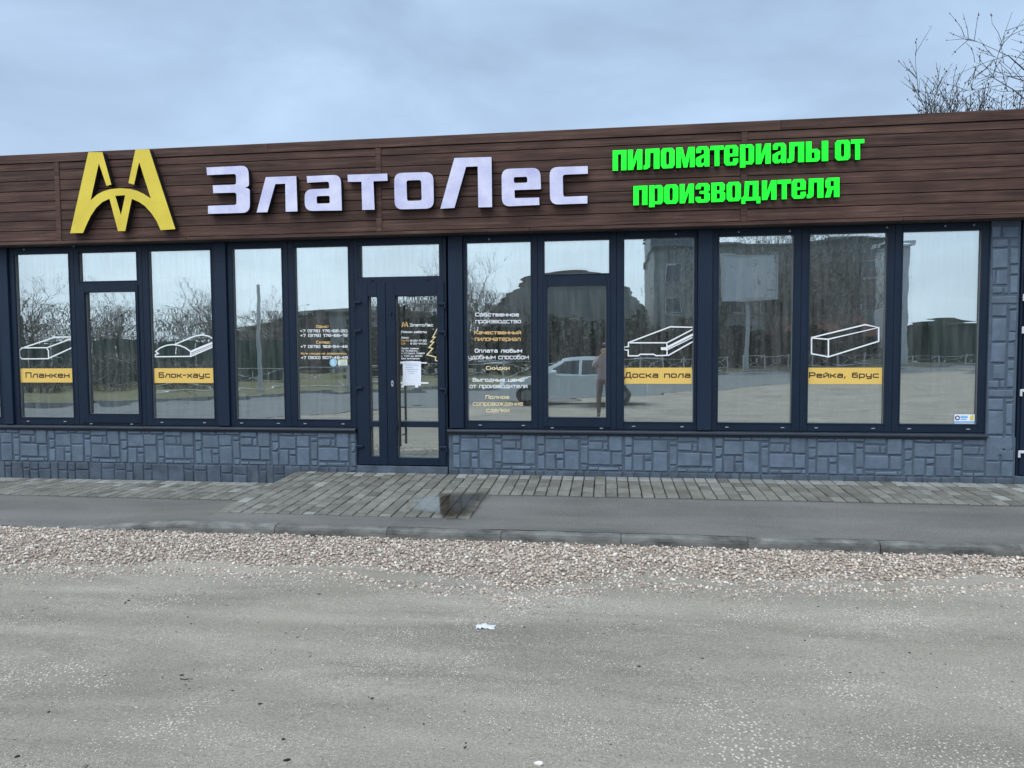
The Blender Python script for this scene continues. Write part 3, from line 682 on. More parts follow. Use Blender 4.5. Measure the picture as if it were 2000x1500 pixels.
# sills
def sill(x0, x1):
    v = [(x, y, z) for x in (x0, x1) for y, z in ((.10, SILL+.012), (-.045, SILL-.004), (-.052, SILL-.012), (-.052, SILL-.030), (-.044, SILL-.030), (-.040, SILL-.016), (.10, SILL-.012))]
    f = [(j, (j+1) % 7, 7+(j+1) % 7, 7+j) for j in range(7)]+[tuple(reversed(range(7))), tuple(range(7, 14))]
    s = mesh_obj('sill', v, f, M['sill'], shop)
    MB().box(x0, x1-.001, -.034, .0, SILL-.052, SILL-.031).build('drip_strip', M['rubber'], s)
sill(-9.2, -3.112); sill(-1.942, 4.196)
# cladding posts between the window groups
for x0, x1 in ((-8.005, -7.876), (-4.948, -4.795), (-1.919, -1.741), (1.045, 1.208)):
    MB().box(x0, x1, -.012, .13, SILL+.013, SOF-.001, bev=.004).build('post', M['navy_panel'], shop)
MB().box(-9.3, -8.92, .0, .16, SILL+.013, SOF-.001).build('post', M['navy_panel'], shop)

# ------------------------------------------------------------------ windows
GY = .058                                             # glass plane
def pane(x0, x1, z0, z1, par, bow):
    nx, nz = 10, 16; v = []; f = []
    for j in range(nz+1):
        for i in range(nx+1):
            u = 2*i/nx-1; w = 2*j/nz-1
            v.append((x0+(x1-x0)*i/nx, GY+bow*(1-u*u)*(1-w*w), z0+(z1-z0)*j/nz))
    for j in range(nz):
        for i in range(nx): a = j*(nx+1)+i; f.append((a, a+1, a+nx+2, a+nx+1))
    k = len(v); b2 = bow*random.uniform(-1.3, .3)+random.uniform(-.0004, .0004)       # inner sheet of the double glazing
    v += [(x, GY+.022+b2*(1-(2*(i_ % (nx+1))/nx-1)**2)*(1-(2*(i_//(nx+1))/nz-1)**2), z) for i_, (x, y, z) in enumerate(v)]
    f += [tuple(q+k for q in t) for t in f]
    p = mesh_obj('pane', v, f, M['glass'], par, smooth=True)
    return p
def ring(b, x0, x1, z0, z1, t, y0, y1, m=0, bev=.003):
    """rectangular frame, mitred by butting"""
    tl, tr_, tb, tt = t if isinstance(t, tuple) else (t, t, t, t)
    b.box(x0, x0+tl, y0, y1, z0, z1, m, bev); b.box(x1-tr_, x1, y0, y1, z0, z1, m, bev)
    b.box(x0+tl, x1-tr_, y0+.0004, y1, z0, z0+tb, m, bev); b.box(x0+tl, x1-tr_, y0+.0004, y1, z1-tt, z1, m, bev)
def bead(par, x0, x1, z0, z1):
    b = MB(); e_ = .010; ring(b, x0-.001, x1+.001, z0-.001, z1+.001, e_*.55, GY-.012, GY-.003, 0, 0); b.build('gasket', M['gasket'], par)
    b = MB(); ring(b, x0+.004, x1-.004, z0+.004, z1-.004, .012, GY+.008, GY+.020, 0, 0); b.build('spacer_bar', M['spacer'], par)
def window(x0, x1, gx0, gx1, kind, bow, caps=()):
    """x0..x1 outer frame, gx0..gx1 glass; kind 'fixed' or 'sash' (light on top, opening leaf below)"""
    z0, z1 = SILL+.010, SOF-.002; b = MB(); y0, y1 = .022, .115; gz0, gz1 = .702, HEAD
    if kind == 'fixed':
        ring(b, x0, x1, z0, z1, (gx0-x0, x1-gx1, gz0-z0, z1-gz1), y0, y1)
        ring(b, gx0-.014, gx1+.014, gz0-.014, gz1+.014, .016, y0-.006, y0+.03, 0, .002)
        w = b.build('window', M['navy'], shop)
        bead(w, gx0, gx1, gz0, gz1); pane(gx0-.008, gx1+.008, gz0-.008, gz1+.008, w, bow)
    else:
        tx0, tx1, sx0, sx1, tz, sz, sb = kind
        ring(b, x0, x1, z0, z1, (tx0-x0, x1-tx1, .035, z1-gz1), y0, y1)
        b.box(tx0, tx1, y0+.0004, y1, tz-.052, tz, 0, .003)
        ring(b, tx0-.012, tx1+.012, tz-.012, gz1+.012, .013, y0-.006, y0+.03, 0, .002)
        w = b.build('window', M['navy'], shop)
        bead(w, tx0, tx1, tz, gz1); pane(tx0-.008, tx1+.008, tz-.008, gz1+.008, w, bow*.3)
        s = MB(); o = .012
        ring(s, tx0-o, tx1+o, z0+.030, tz-.050, (sx0-tx0+o, tx1-sx1+o, sb-z0-.030, tz-.050-sz), y0-.014, y1-.012)
        ring(s, sx0-.010, sx1+.010, sb-.010, sz+.010, .012, y0-.019, y0+.02, 0, .002)
        l = s.build('sash', M['navy'], w)
        b2 = MB(); ring(b2, sx0-.001, sx1+.001, sb-.001, sz+.001, .006, GY-.012, GY-.003, 0, 0); b2.build('gasket', M['gasket'], w)
        b2 = MB(); ring(b2, sx0+.004, sx1-.004, sb+.004, sz-.004, .012, GY+.008, GY+.020, 0, 0); b2.build('spacer_bar', M['spacer'], w)
        pane(sx0-.008, sx1+.008, sb-.008, sz+.008, w, bow)
    for t in (.2, .8):
        cx = x0+(x1-x0)*t+random.uniform(-.02, .02); cz = z0+.040 if kind == 'fixed' else z0+.014
        c = MB(); c.box(cx-.020, cx+.020, y0-.011, y0-.0005, cz-.006, cz+.006, 0, .003); c.build('drain_cap', M['cap_grey'], w)
    for px, py in caps:
        cx, cz = W(px, py, .01); c = MB(); c.tube((cx, .021, cz), (cx, .008, cz), .013, .009, 10); c.build('screw_cap', M['cap_grey'], w)
    return w
WN = {}
WN['E'] = window(-8.92, -8.007, -8.85, -8.085, 'fixed', .0005)
WN['A1'] = window(-7.874, -6.932, -7.800, -7.006, 'fixed', .0011, ((46, 487), (143, 481)))
WN['A2'] = window(-6.930, -5.967, -6.860, -6.050, (-6.860, -6.040, -6.787, -6.060, 2.492, 2.353, .756), .0012)
WN['A3'] = window(-5.965, -4.950, -5.878, -5.016, 'fixed', .0012)
WN['B1'] = window(-4.793, -3.981, -4.725, -4.062, 'fixed', .0004)
WN['B2'] = window(-3.979, -3.116, -3.892, -3.192, 'fixed', .0004)
WN['C1'] = window(-1.739, -.831, -1.700, -.912, 'fixed', .0003, ((955, 467),))
WN['C2'] = window(-.829, .107, -.750, .024, (-.750, .024, -.711, -.012, 2.468, 2.329, .751), .0003)
WN['C3'] = window(.109, 1.043, .196, 1.006, 'fixed', -.0004, ((1320, 457),))
WN['D1'] = window(1.210, 2.202, 1.284, 2.116, 'fixed', -.0005, ((1443, 453), (1543, 451)))
WN['D2'] = window(2.204, 3.207, 2.291, 3.126, 'fixed', .0005, ((1733, 444),))
WN['D3'] = window(3.209, 4.196, 3.291, 4.116, 'fixed', .0004, ((1847, 441), (1903, 439)))

# ------------------------------------------------------------------ doors
def door(xl, xr, split, panes_n, panes_w, hz_l, hz_r, hinge_mat, full=True):
    y0, y1 = .010, .110; z0, z1 = .132, SOF-.002; tz = 2.475
    fr = MB(); fr.box(xl, xl+.045, y0, y1, z0, z1, 0, .003); fr.box(xr-.045, xr, y0, y1, z0, z1, 0, .003)
    fr.box(xl+.045, xr-.045, y0+.0004, y1, HEAD, z1, 0, .003); fr.box(xl+.045, xr-.045, y0+.0004, y1, tz-.090, tz, 0, .003)
    fr.box(xl+.045, xl+.078, y0+.0004, y1, tz, HEAD, 0, .003); fr.box(xr-.090, xr-.045, y0+.0004, y1, tz, HEAD, 0, .003)
    d = fr.build('door_frame', M['navy'], shop)
    bead(d, xl+.078, xr-.090, tz, HEAD); pane(xl+.07, xr-.082, tz-.008, HEAD+.008, d, .0003)
    for t in (.2, .8):
        cx = xl+(xr-xl)*t; MB().box(cx-.02, cx+.02, y0-.010, y0, tz-.045, tz-.035, 0, .002).build('drain_cap', M['navy'], d)
    for li, (a, c, pn) in enumerate(((xl+.028, split-.002, panes_n), (split+.002, xr-.028, panes_w))):
        g0, g1, zt, zr1, zr0, zb = pn; l = MB(); yy0, yy1 = -.012, .095
        l.box(a, g0, yy0, yy1, z0+.012, tz-.075, 0, .003); l.box(g1, c, yy0, yy1, z0+.012, tz-.075, 0, .003)
        l.box(g0, g1, yy0+.0005, yy1, zt, tz-.075, 0, .003); l.box(g0, g1, yy0+.0005, yy1, zr0, zr1, 0, .003); l.box(g0, g1, yy0+.0005, yy1, z0+.012, zb, 0, .003)
        leaf = l.build('door_leaf', M['navy'], shop)
        for q0, q1 in ((zr1, zt), (zb, zr0)):
            bead(leaf, g0, g1, q0, q1); pane(g0-.008, g1+.008, q0-.008, q1+.008, leaf, -.0004 if li else .0002)
        for hzv in (hz_l if li == 0 else hz_r):
            h = MB(); sx_ = 1 if li == 0 else -1; e_ = a if li == 0 else c
            q = sorted((e_-sx_*.022, e_+sx_*.068)); h.box(q[0], q[1], yy0-.030, yy0-.0006, hzv-.014, hzv+.016, 0, .005)
            h.tube((e_-sx_*.016, yy0-.016, hzv-.060), (e_-sx_*.016, yy0-.016, hzv+.014), .012, .012, 10)
            h.build('hinge', hinge_mat, leaf)
        if li == 1: wide = leaf
    return d, wide
hzs = [W(712, y, -.03)[1] for y in (590, 646, 758, 872)]
hzs2 = [W(862, y, -.03)[1] for y in (593, 648, 760, 874)]
dfr, leaf = door(-3.112, -1.945, -2.708, (-2.936, -2.818, 2.236, .689, .618, .250), (-2.588, -2.062, 2.238, .689, .618, .238), hzs, hzs2, M['navy_panel'])
cx, cz = W(766.5, 749, -.015); b = MB(); lp = [(cx+.017*math.cos(t)*1, cz+.040*math.sin(t)) for t in np.linspace(0, 2*math.pi, 20)[:-1]]
b.prism([lp], -.021, -.0125, 0, 0); lk = b.build('lock_plate', M['lock'], leaf)
MB().tube((cx, -.0215, cz), (cx, -.028, cz), .009, .008, 10).build('lock_cylinder', M['rubber'], leaf)
za_, zb_ = W(779, 594, -.07)[1], W(781, 872, -.07)[1]; hx = W(780, 740, -.07)[0]
b = MB(); b.tube((hx, -.070, zb_), (hx, -.070, za_), .015, .015, 12)
for z in (zb_+.12, (za_+zb_)/2, za_-.12): b.tube((hx-.012, -.066, z), (hx-.028, -.011, z), .009, .009, 8)
b.build('pull_handle', M['rubber'], leaf)
cx, cz = W(763, 611, -.015); MB().tube((cx, -.0125, cz), (cx, -.034, cz), .020, .016, 12).build('door_knob', M['rubber'], leaf)
MB().box(-3.110, -1.947, -.020, .155, -.02, .131, bev=.006).build('threshold', M['stone_base'], shop)
M['pale_hinge'] = mat('pale_hinge', (.62, .63, .66), .45)
door(4.520, 5.690, 5.28, (4.60, 5.20, 2.236, .689, .618, .25), (5.36, 5.61, 2.236, .689, .618, .25), [W(1992, y, -.03)[1] for y in (577, 640.5, 763, 883)], [.45, 1.5, 2.1], M['pale_hinge'])
MB().box(4.500, 5.700, -.010, .155, -.02, .131, bev=.006).build('threshold', M['stone_base'], shop)
MB().box(4.4935, 4.5185, .03, .15, .135, SOF-.003).build('post', M['navy'], shop)
# ================================================================== signs on the fascia
LY0, LY1 = -.292, FY-.018                             # letter face and back planes
def zl(ox, oy, pts, y=LY0, k=4.0): return [W(ox+p[0]/k, oy+p[1]/k, y) for p in pts]
def letter(par, loops, mats, y0=LY0, y1=LY1, name='letter'):
    b = MB(); b.prism(loops, y0, y1, 0, 1)
    for q in (loops[0][0], loops[0][len(loops[0])//2]): pass
    return b.build(name, mats, par)
Z2 = (380, 260); Z3 = (800, 240)
def loops_of(org, *ls): return [rounded(zl(org[0], org[1], pts), [r*.0062/4*1.0 for r in rad] if isinstance(rad, list) else rad*.0062/4) for pts, rad in ls]
ws = empty('name_sign', (W(775, 415, LY0)[0], LY1, W(775, 415, LY0)[1]), 'big white block letters reading ЗлатоЛес on the brown fascia', 'sign')
r5 = 62
BIG = [
 loops_of(Z2, ([(92,268),(420,253),(426,415),(392,425),(431,436),(432,621),(105,631),(105,568),(328,560),(327,464),(146,469),(142,408),(325,402),(324,318),(98,328)],
              [0,r5,18,4,18,r5,0,0,22,22,0,0,22,22,0])),
 loops_of(Z2, ([(485,620),(556,344),(794,335),(804,611),(712,614),(708,395),(630,398),(569,617)], 0)),
 loops_of(Z2, ([(876,336),(1142,324),(1151,604),(862,608),(859,440),(1052,433),(1050,378),(880,388)], [0,r5,0,r5,r5,10,20,0]),
              ([(953,492),(1055,489),(1057,548),(955,551)], 14)),
 loops_of(Z2, ([(1195,325),(1505,316),(1508,372),(1397,376),(1406,598),(1310,600),(1304,379),(1198,381)], 0)),
 loops_of(Z2, ([(1559,312),(1865,303),(1870,588),(1564,597)], r5), ([(1655,370),(1770,366),(1775,526),(1660,530)], 18)),
 loops_of(Z3, ([(240,671),(350,274),(640,266),(644,658),(537,660),(532,339),(441,343),(350,664)], 0)),
 loops_of(Z3, ([(718,360),(1020,350),(1027,518),(819,525),(821,588),(1012,583),(1014,641),(722,654)], [r5,r5,8,8,8,0,0,r5]),
              ([(813,424),(918,420),(921,466),(816,470)], 14)),
 loops_of(Z3, ([(1093,346),(1391,337),(1393,397),(1196,405),(1200,578),(1389,570),(1389,629),(1098,639)], [r5,0,0,20,20,0,0,r5])),
]
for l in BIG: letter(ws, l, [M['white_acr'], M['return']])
# the twin-A emblem
LG = [(548,782),(690,148),(800,148),(870,402),(832,412),(772,235),(708,525),(760,478),(808,454),(860,438),(938,430),(1016,436),(1070,450),(1122,474),(1178,510),
      (1087,225),(1047,402),(1003,390),(1058,128),(1165,125),(1370,750),(1255,758),(1222,684),(1180,622),(1130,568),(1085,537),(1030,514),(978,765),(922,766),(855,512),
      (800,538),(752,582),(708,648),(676,715),(648,780)]
LH = [(900,490),(978,485),(945,640)]
es = empty('emblem_sign', (W(240, 455, LY0)[0], LY1, W(240, 455, LY0)[1]), 'yellow emblem of two joined letters A left of the white letters', 'sign')
letter(es, [zl(0, 260, LG), zl(0, 260, LH)], [M['yellow'], M['return']], name='emblem')
# green two-line lettering; glyph outlines in a unit box (0..1 wide, 0 = base, 1 = top)
def O_(x0, x1, z0, z1, c=.16, cz=.14): return [(x0+c,z0),(x1-c,z0),(x1,z0+cz),(x1,z1-cz),(x1-c,z1),(x0+c,z1),(x0,z1-cz),(x0,z0+cz)]
def rc(x0, x1, z0, z1): return [(x0,z0),(x1,z0),(x1,z1),(x0,z1)]
GG = {
 'п': [[(0,0),(.38,0),(.38,.80),(.62,.80),(.62,0),(1,0),(1,1),(0,1)]],
 'и': [[(0,0),(.36,0),(.66,.60),(.64,0),(1,0),(1,1),(.64,1),(.34,.42),(.36,1),(0,1)]],
 'л': [[(0,0),(.20,.0),(.40,.10),(.42,.80),(.64,.80),(.64,0),(1,0),(1,1),(.12,1),(.10,.22),(0,.18)]],
 'о': [O_(0,1,0,1), O_(.38,.62,.16,.84,.08,.08)],
 'м': [[(0,0),(.26,0),(.26,.62),(.40,0),(.60,0),(.74,.62),(.74,0),(1,0),(1,1),(.66,1),(.50,.42),(.34,1),(0,1)]],
 'а': [[(.02,.68),(.38,.68),(.40,.84),(.60,.84),(.62,.62),(.30,.54),(.0,.42),(0,.12),(.16,0),(.46,0),(.64,.10),(.66,0),(1,0),(1,.86),(.82,1),(.18,1),(.02,.88)], [(.38,.18),(.60,.18),(.62,.46),(.40,.38)]],
 'т': [[(.32,0),(.68,0),(.68,.80),(1,.80),(1,1),(0,1),(0,.80),(.32,.80)]],
 'е': [[(1,.44),(.38,.44),(.38,.16),(.62,.16),(.64,.34),(1,.34),(1,.14),(.84,0),(.16,0),(0,.14),(0,.86),(.16,1),(.84,1),(1,.86)], [(.38,.58),(.62,.58),(.62,.84),(.38,.84)]],
 'р': [[(0,-.13),(.38,-.13),(.38,.02),(.84,0),(1,.14),(1,.86),(.84,1),(.5,1),(.38,.93),(.38,1),(0,1)], [(.38,.16),(.62,.16),(.62,.84),(.38,.84)]],
 'ь': [[(0,0),(.84,0),(1,.12),(1,.50),(.84,.62),(.40,.62),(.40,1),(0,1)], [(.40,.16),(.62,.16),(.62,.46),(.40,.46)]],
 'ı': [rc(0,1,0,1)],
 'з': [[(0,.30),(.36,.30),(.38,.16),(.60,.16),(.62,.44),(.28,.46),(.28,.60),(.60,.60),(.60,.84),(.38,.84),(.36,.70),(0,.70),(.02,.88),(.18,1),(.82,1),(.98,.88),(.98,.62),(.84,.53),(1,.44),(1,.12),(.84,0),(.16,0),(0,.12)]],
 'в': [[(0,0),(.84,0),(1,.12),(1,.44),(.84,.54),(.97,.62),(.97,.88),(.82,1),(0,1)], rc(.38,.62,.16,.44), rc(.38,.60,.60,.84)],
 'д': [[(0,-.16),(.20,-.16),(.20,0),(.80,0),(.80,-.16),(1,-.16),(1,.18),(.90,.18),(.90,1),(.18,1),(.14,.30),(.08,.18),(0,.18)], [(.36,.18),(.60,.18),(.60,.82),(.42,.82)]],
 'я': [[(1,0),(1,1),(.20,1),(.03,.88),(.03,.54),(.18,.44),(.0,0),(.36,0),(.52,.40),(.62,.40),(.62,0)], rc(.38,.62,.56,.84)],
}
gs = empty('slogan_sign', (W(1440, 400, -.27)[0], FY-.012, W(1440, 400, -.27)[1]), 'two lines of glowing green letters reading пиломатериалы от производителя on the fascia', 'sign')
def gline(items, xa, ta, ba, xb, tb, bb):
    for ch, x0, x1 in items:
        def mp(p):
            px = x0+(x1-x0)*p[0]; t = (px-xa)/(xb-xa); top = ta+(tb-ta)*t; bot = ba+(bb-ba)*t
            return W(px, bot+(top-bot)*p[1], -.262)
        letter(gs, [[mp(p) for p in l] for l in GG[ch]], [M['green'], M['green_side']], -.262, FY-.012)
z4 = lambda a: 1150+a/4
gline([(c, z4(a), z4(b_)) for c, a, b_ in (('п',187,294),('и',305,418),('л',428,552),('о',563,670),('м',683,827),('а',836,942),('т',950,1053),('е',1057,1167),('р',1181,1291),('и',1305,1421),('а',1436,1542),('л',1552,1682),('ь',1696,1806),('ı',1820,1870))]
      +[('о',1631,1660.5),('т',1662,1688)], 1196, 294, 333.5, 1688, 271.5, 311)
gline([(c, z4(a), z4(b_)) for c, a, b_ in (('п',349,458),('р',471,581),('о',588,699),('и',710,821),('з',834,946),('в',957,1066),('о',1077,1188),('д',1193,1340),('и',1352,1466),('т',1474,1580),('е',1585,1695),('л',1703,1833),('я',1845,1958))],
      1237, 363.5, 401, 1639.5, 346.5, 384.5)

# ================================================================== vinyl on the glass
def rr(x0, x1, z0=0, z1=1, c=.14): return [(x0+c,z0),(x1-c,z0),(x1,z0+c),(x1,z1-c),(x1-c,z1),(x0+c,z1),(x0,z1-c),(x0,z0+c),(x0+c,z0)]
FT = {'п':(.8,[[(0,0),(0,1),(.8,1),(.8,0)]]), 'и':(.8,[[(0,1),(0,0)],[(0,.04),(.8,.96)],[(.8,1),(.8,0)]]), 'й':(.8,[[(0,1),(0,0)],[(0,.04),(.8,.96)],[(.8,1),(.8,0)],[(.25,1.3),(.55,1.3)]]),
 'л':(.8,[[(0,0),(.25,1),(.8,1),(.8,0)]]), 'а':(.8,[[(.08,1),(.66,1),(.8,.86),(.8,0),(.14,0),(0,.13),(0,.42),(.14,.55),(.7,.55)]]),
 'н':(.8,[[(0,0),(0,1)],[(.8,0),(.8,1)],[(.1,.5),(.7,.5)]]), 'к':(.8,[[(0,0),(0,1)],[(.78,1),(.3,.5),(.8,0)],[(.1,.5),(.3,.5)]]),
 'е':(.8,[[(.8,0),(.14,0),(0,.14),(0,.86),(.14,1),(.66,1),(.8,.86),(.8,.52),(.1,.52)]]), 'б':(.8,[[(.75,1.34),(.14,1.34),(0,1.2),(0,.14),(.14,0),(.66,0),(.8,.14),(.8,.66),(.66,.8),(.1,.8)]]),
 'Б':(.8,[[(.75,1),(0,1),(0,0),(.66,0),(.8,.14),(.8,.42),(.66,.56),(.1,.56)]]), 'о':(.8,[rr(0,.8)]), 'х':(.8,[[(0,0),(.8,1)],[(0,1),(.8,0)]]),
 'у':(.8,[[(0,1),(0,.3),(.14,.18),(.7,.18)],[(.8,1),(.8,-.24),(.68,-.36),(.15,-.36)]]), 'с':(.78,[[(.78,1),(.14,1),(0,.86),(0,.14),(.14,0),(.78,0)]]),
 'д':(.85,[[(-.04,-.24),(-.04,0),(.88,0),(.88,-.24)],[(.14,.1),(.26,1),(.74,1),(.74,.1)]]), 'р':(.8,[[(0,-.38),(0,1),(.66,1),(.8,.86),(.8,.14),(.66,0),(.1,0)]]),
 'Р':(.8,[[(0,0),(0,1),(.66,1),(.8,.86),(.8,.52),(.66,.38),(.1,.38)]]), 'в':(.78,[[(0,0),(0,1),(.62,1),(.72,.9),(.72,.62),(.62,.52),(.1,.52)],[(.66,.52),(.78,.4),(.78,.1),(.68,0),(.1,0)]]),
 'г':(.7,[[(0,0),(0,1),(.7,1)]]), 'ж':(1.05,[[(.52,0),(.52,1)],[(0,0),(.52,.5),(0,1)],[(1.05,0),(.52,.5),(1.05,1)]]),
 'з':(.78,[[(0,1),(.66,1),(.76,.9),(.76,.62),(.66,.52),(.2,.52)],[(.68,.52),(.78,.42),(.78,.12),(.66,0),(0,0)]]), 'м':(1.0,[[(0,0),(0,1),(.5,.4),(1,1),(1,0)]]),
 'т':(.8,[[(0,1),(.8,1)],[(.4,.9),(.4,0)]]), 'ф':(1.0,[rr(0,1,.0,1),[(.5,-.32),(.5,1.32)]]), 'ц':(.85,[[(0,1),(0,0),(.9,0),(.9,-.26)],[(.78,1),(.78,.1)]]),
 'ч':(.8,[[(0,1),(0,.58),(.14,.46),(.7,.46)],[(.8,1),(.8,0)]]), 'ы':(1.0,[[(0,1),(0,0),(.5,0),(.62,.12),(.62,.44),(.5,.56),(.1,.56)],[(1,0),(1,1)]]),
 'ь':(.72,[[(0,1),(0,0),(.6,0),(.72,.12),(.72,.44),(.6,.56),(.1,.56)]]), 'ю':(1.15,[[(0,0),(0,1)],[(.1,.5),(.3,.5)],rr(.4,1.15)]),
 'я':(.8,[[(.8,0),(.8,1),(.14,1),(0,.86),(0,.6),(.14,.46),(.7,.46)],[(.4,.46),(0,0)]]), 'ё':(.8,[[(.8,0),(.14,0),(0,.14),(0,.86),(.14,1),(.66,1),(.8,.86),(.8,.52),(.1,.52)],[(.2,1.3),(.25,1.3)],[(.55,1.3),(.6,1.3)]]),
 '0':(.85,[rr(0,.85)]), '1':(.35,[[(0,.8),(.2,1),(.35,1),(.35,0)]]), '2':(.8,[[(0,1),(.66,1),(.8,.86),(.8,.62),(.66,.5),(.14,.5),(0,.38),(0,0),(.8,0)]]),
 '3':(.8,[[(0,1),(.66,1),(.8,.88),(.8,.62),(.7,.52),(.2,.52)],[(.7,.48),(.8,.38),(.8,.14),(.66,0),(0,0)]]), '4':(.85,[[(.62,0),(.62,1),(0,.32),(.85,.32)]]),
 '5':(.8,[[(.8,1),(0,1),(0,.54),(.66,.54),(.8,.4),(.8,.14),(.66,0),(0,0)]]), '6':(.8,[[(.75,1),(.14,1),(0,.86),(0,.14),(.14,0),(.66,0),(.8,.14),(.8,.42),(.66,.54),(.1,.54)]]),
 '7':(.75,[[(0,1),(.75,1),(.75,.85),(.3,0)]]), '8':(.8,[rr(0,.8,0,.52,.12),rr(.04,.76,.54,1,.1)]), '9':(.8,[[(.05,0),(.66,0),(.8,.14),(.8,.86),(.66,1),(.14,1),(0,.86),(0,.58),(.14,.46),(.7,.46)]]),
 '+':(.6,[[(0,.42),(.6,.42)],[(.3,.72),(.3,.12)]]), '-':(.45,[[(.02,.48),(.43,.48)]]), '(':(.25,[[(.25,1.12),(0,.95),(0,.05),(.25,-.12)]]), ')':(.25,[[(0,1.12),(.25,.95),(.25,.05),(0,-.12)]]),
 ':':(.12,[[(.05,.2),(.05,.26)],[(.05,.72),(.05,.78)]]), ',':(.15,[[(.08,.08),(.02,-.16)]]), ' ':(.42,[])}
VY = GY-.0045
def text(name, par, s, x0, x1, yt, yb, m, y=VY, wt=.19):
    """one line, stretched between pixel columns x0..x1; yt..yb is the capital height in pixels"""
    a = W(x0, yb, y); c = W(x1, yb, y); t = W(x0, yt, y); H = t[1]-a[1]; b = MB(); gap = .30
    any_low = s.lower() != s; hasup = any(ch.isupper() or ch.isdigit() for ch in s); low = .76 if hasup else 1.0
    adv = []; x = 0
    for ch in s:
        k = low if (ch.isalpha() and ch.islower()) else 1.0
        g = FT.get(ch) or FT[ch.lower()]; adv.append((g, x, k)); x += g[0]*(.5+.5*k)+gap
    tot = x-gap; sx_ = (c[0]-a[0])/tot; sl_ = (c[1]-a[1])/(c[0]-a[0])
    o = None
    for gi, (g, xo, k) in enumerate(adv):
        if s[gi] == ' ' and b.v: o = b.build(name, m, par); b = MB()
        for si, st in enumerate(g[1]):
            pts = []
            for p in st:
                X = a[0]+(xo+p[0]*(.5+.5*k))*sx_; pts.append((X, a[1]+(X-a[0])*sl_+(.5*wt+(p[1])*(k-wt))*H))
            b.ribbon(pts, wt*H, y-.0006*si)
    return b.build(name, m, par)
def strokes(name, par, lst, w, m, y=VY):
    b = MB()
    for i, (st, k) in enumerate(lst): b.ribbon(st, w*k, y-.0016*i-.0004)
    return b.build(name, m, par)
def band(par, x0, y0, x1, y1):
    a = W(x0, y1, VY); c = W(x1, y0, VY); MB().box(a[0], c[0], VY-.0012, VY-.0002, a[1], c[1]).build('caption_band', M['vin_band'], par)
for k, bb, tx, t in (('A1', (38, 719.5, 146, 747), (51, 135, 727, 738), 'Планкен'), ('A3', (302, 719, 419.5, 748), (311, 409, 727, 738), 'Блок-хаус'),
                     ('C3', (1216.5, 718, 1351.5, 749.5), (1221, 1347.5, 726.7, 738), 'Доска пола'), ('D2', (1574, 718, 1723, 750), (1581, 1715, 727, 738), 'Рейка, брус')):
    g0 = W(bb[0], bb[3], VY)
    band(WN[k], *bb); text('caption_lettering', WN[k], t, *tx, M['vin_dark'], VY-.002, .20)
z6 = lambda l: [W(p[0]/4, 600+p[1]/4, VY) for p in l]
LW = W(1012.4, 700, VY)[0]-W(1010, 700, VY)[0]
strokes('plank_drawing', WN['A1'], [(z6(l), 1) for l in ([(172,318),(362,316),(378,340),(380,402),(172,404),(155,388),(153,338),(172,318)], [(195,312),(430,234),(574,232)], [(366,317),(574,240)], [(380,400),(577,310)])], LW, M['vin_white'])
strokes('log_siding_drawing', WN['A3'], [(z6(l), k) for l, k in (([(1214,387),(1214,370),(1236,362),(1216,346),(1250,318),(1300,298),(1345,292),(1400,298),(1450,318),(1490,347),(1488,384),(1214,387)], 1), ([(1366,290),(1520,226),(1580,216),(1630,226),(1667,248)], 1),
        ([(1494,347),(1667,276)], 1.9), ([(1496,366),(1667,294)], .8), ([(1492,383),(1667,308)], 1.2))], LW, M['vin_white'])
z2 = lambda l: [W(1150+p[0]/4, 580+p[1]/4, VY) for p in l]
strokes('floorboard_drawing', WN['C3'], [(z2(l), k) for l, k in (([(310,358),(610,358),(612,456),(528,459),(505,448),(402,448),(385,460),(308,460),(308,416),(275,413),(278,391),(310,388),(310,358)], 1), ([(312,356),(636,233),(806,237)], 1), ([(612,357),(806,256)], 1),
        ([(575,404),(604,404)], 2.2), ([(606,398),(806,297)], 1.7), ([(606,416),(806,318)], .8), ([(622,456),(806,352)], 1))], LW, M['vin_white'])
z3 = lambda l: [W(1550+p[0]/4, 580+p[1]/4, VY) for p in l]
strokes('beam_drawing', WN['D2'], [(z3(l), 1) for l in ([(140,320),(140,443),(272,468),(272,331),(140,320)], [(142,317),(560,216),(664,239),(275,329)], [(664,242),(664,346),(275,467)])], LW, M['vin_white'])
for s, x0, x1, yt, yb, m in (('Собственное', 929, 1013, 610.5, 618, 'vin_white'), ('производство', 929, 1017, 625, 631.3, 'vin_white'), ('Качественный', 927, 1017, 645.5, 653, 'vin_gold'), ('пиломатериал', 928, 1016, 659.5, 666, 'vin_gold'),
        ('Оплата любым', 928, 1019, 681, 688.7, 'vin_white'), ('удобным способом', 915, 1032, 695, 701.7, 'vin_white'), ('Скидки', 950, 994.5, 715, 722.5, 'vin_pale'), ('Выгодные цены', 924, 1023, 738, 745.5, 'vin_white'),
        ('от производителя', 917.5, 1029.5, 751.7, 758.2, 'vin_white'), ('Полное', 949, 994, 771.7, 779, 'vin_pale'), ('сопровождение', 924, 1021, 786, 792.3, 'vin_pale'), ('сделки', 950, 994, 798.7, 805, 'vin_pale')):
    text('window_lettering', WN['C1'], s, x0, x1, yt, yb, M[m])
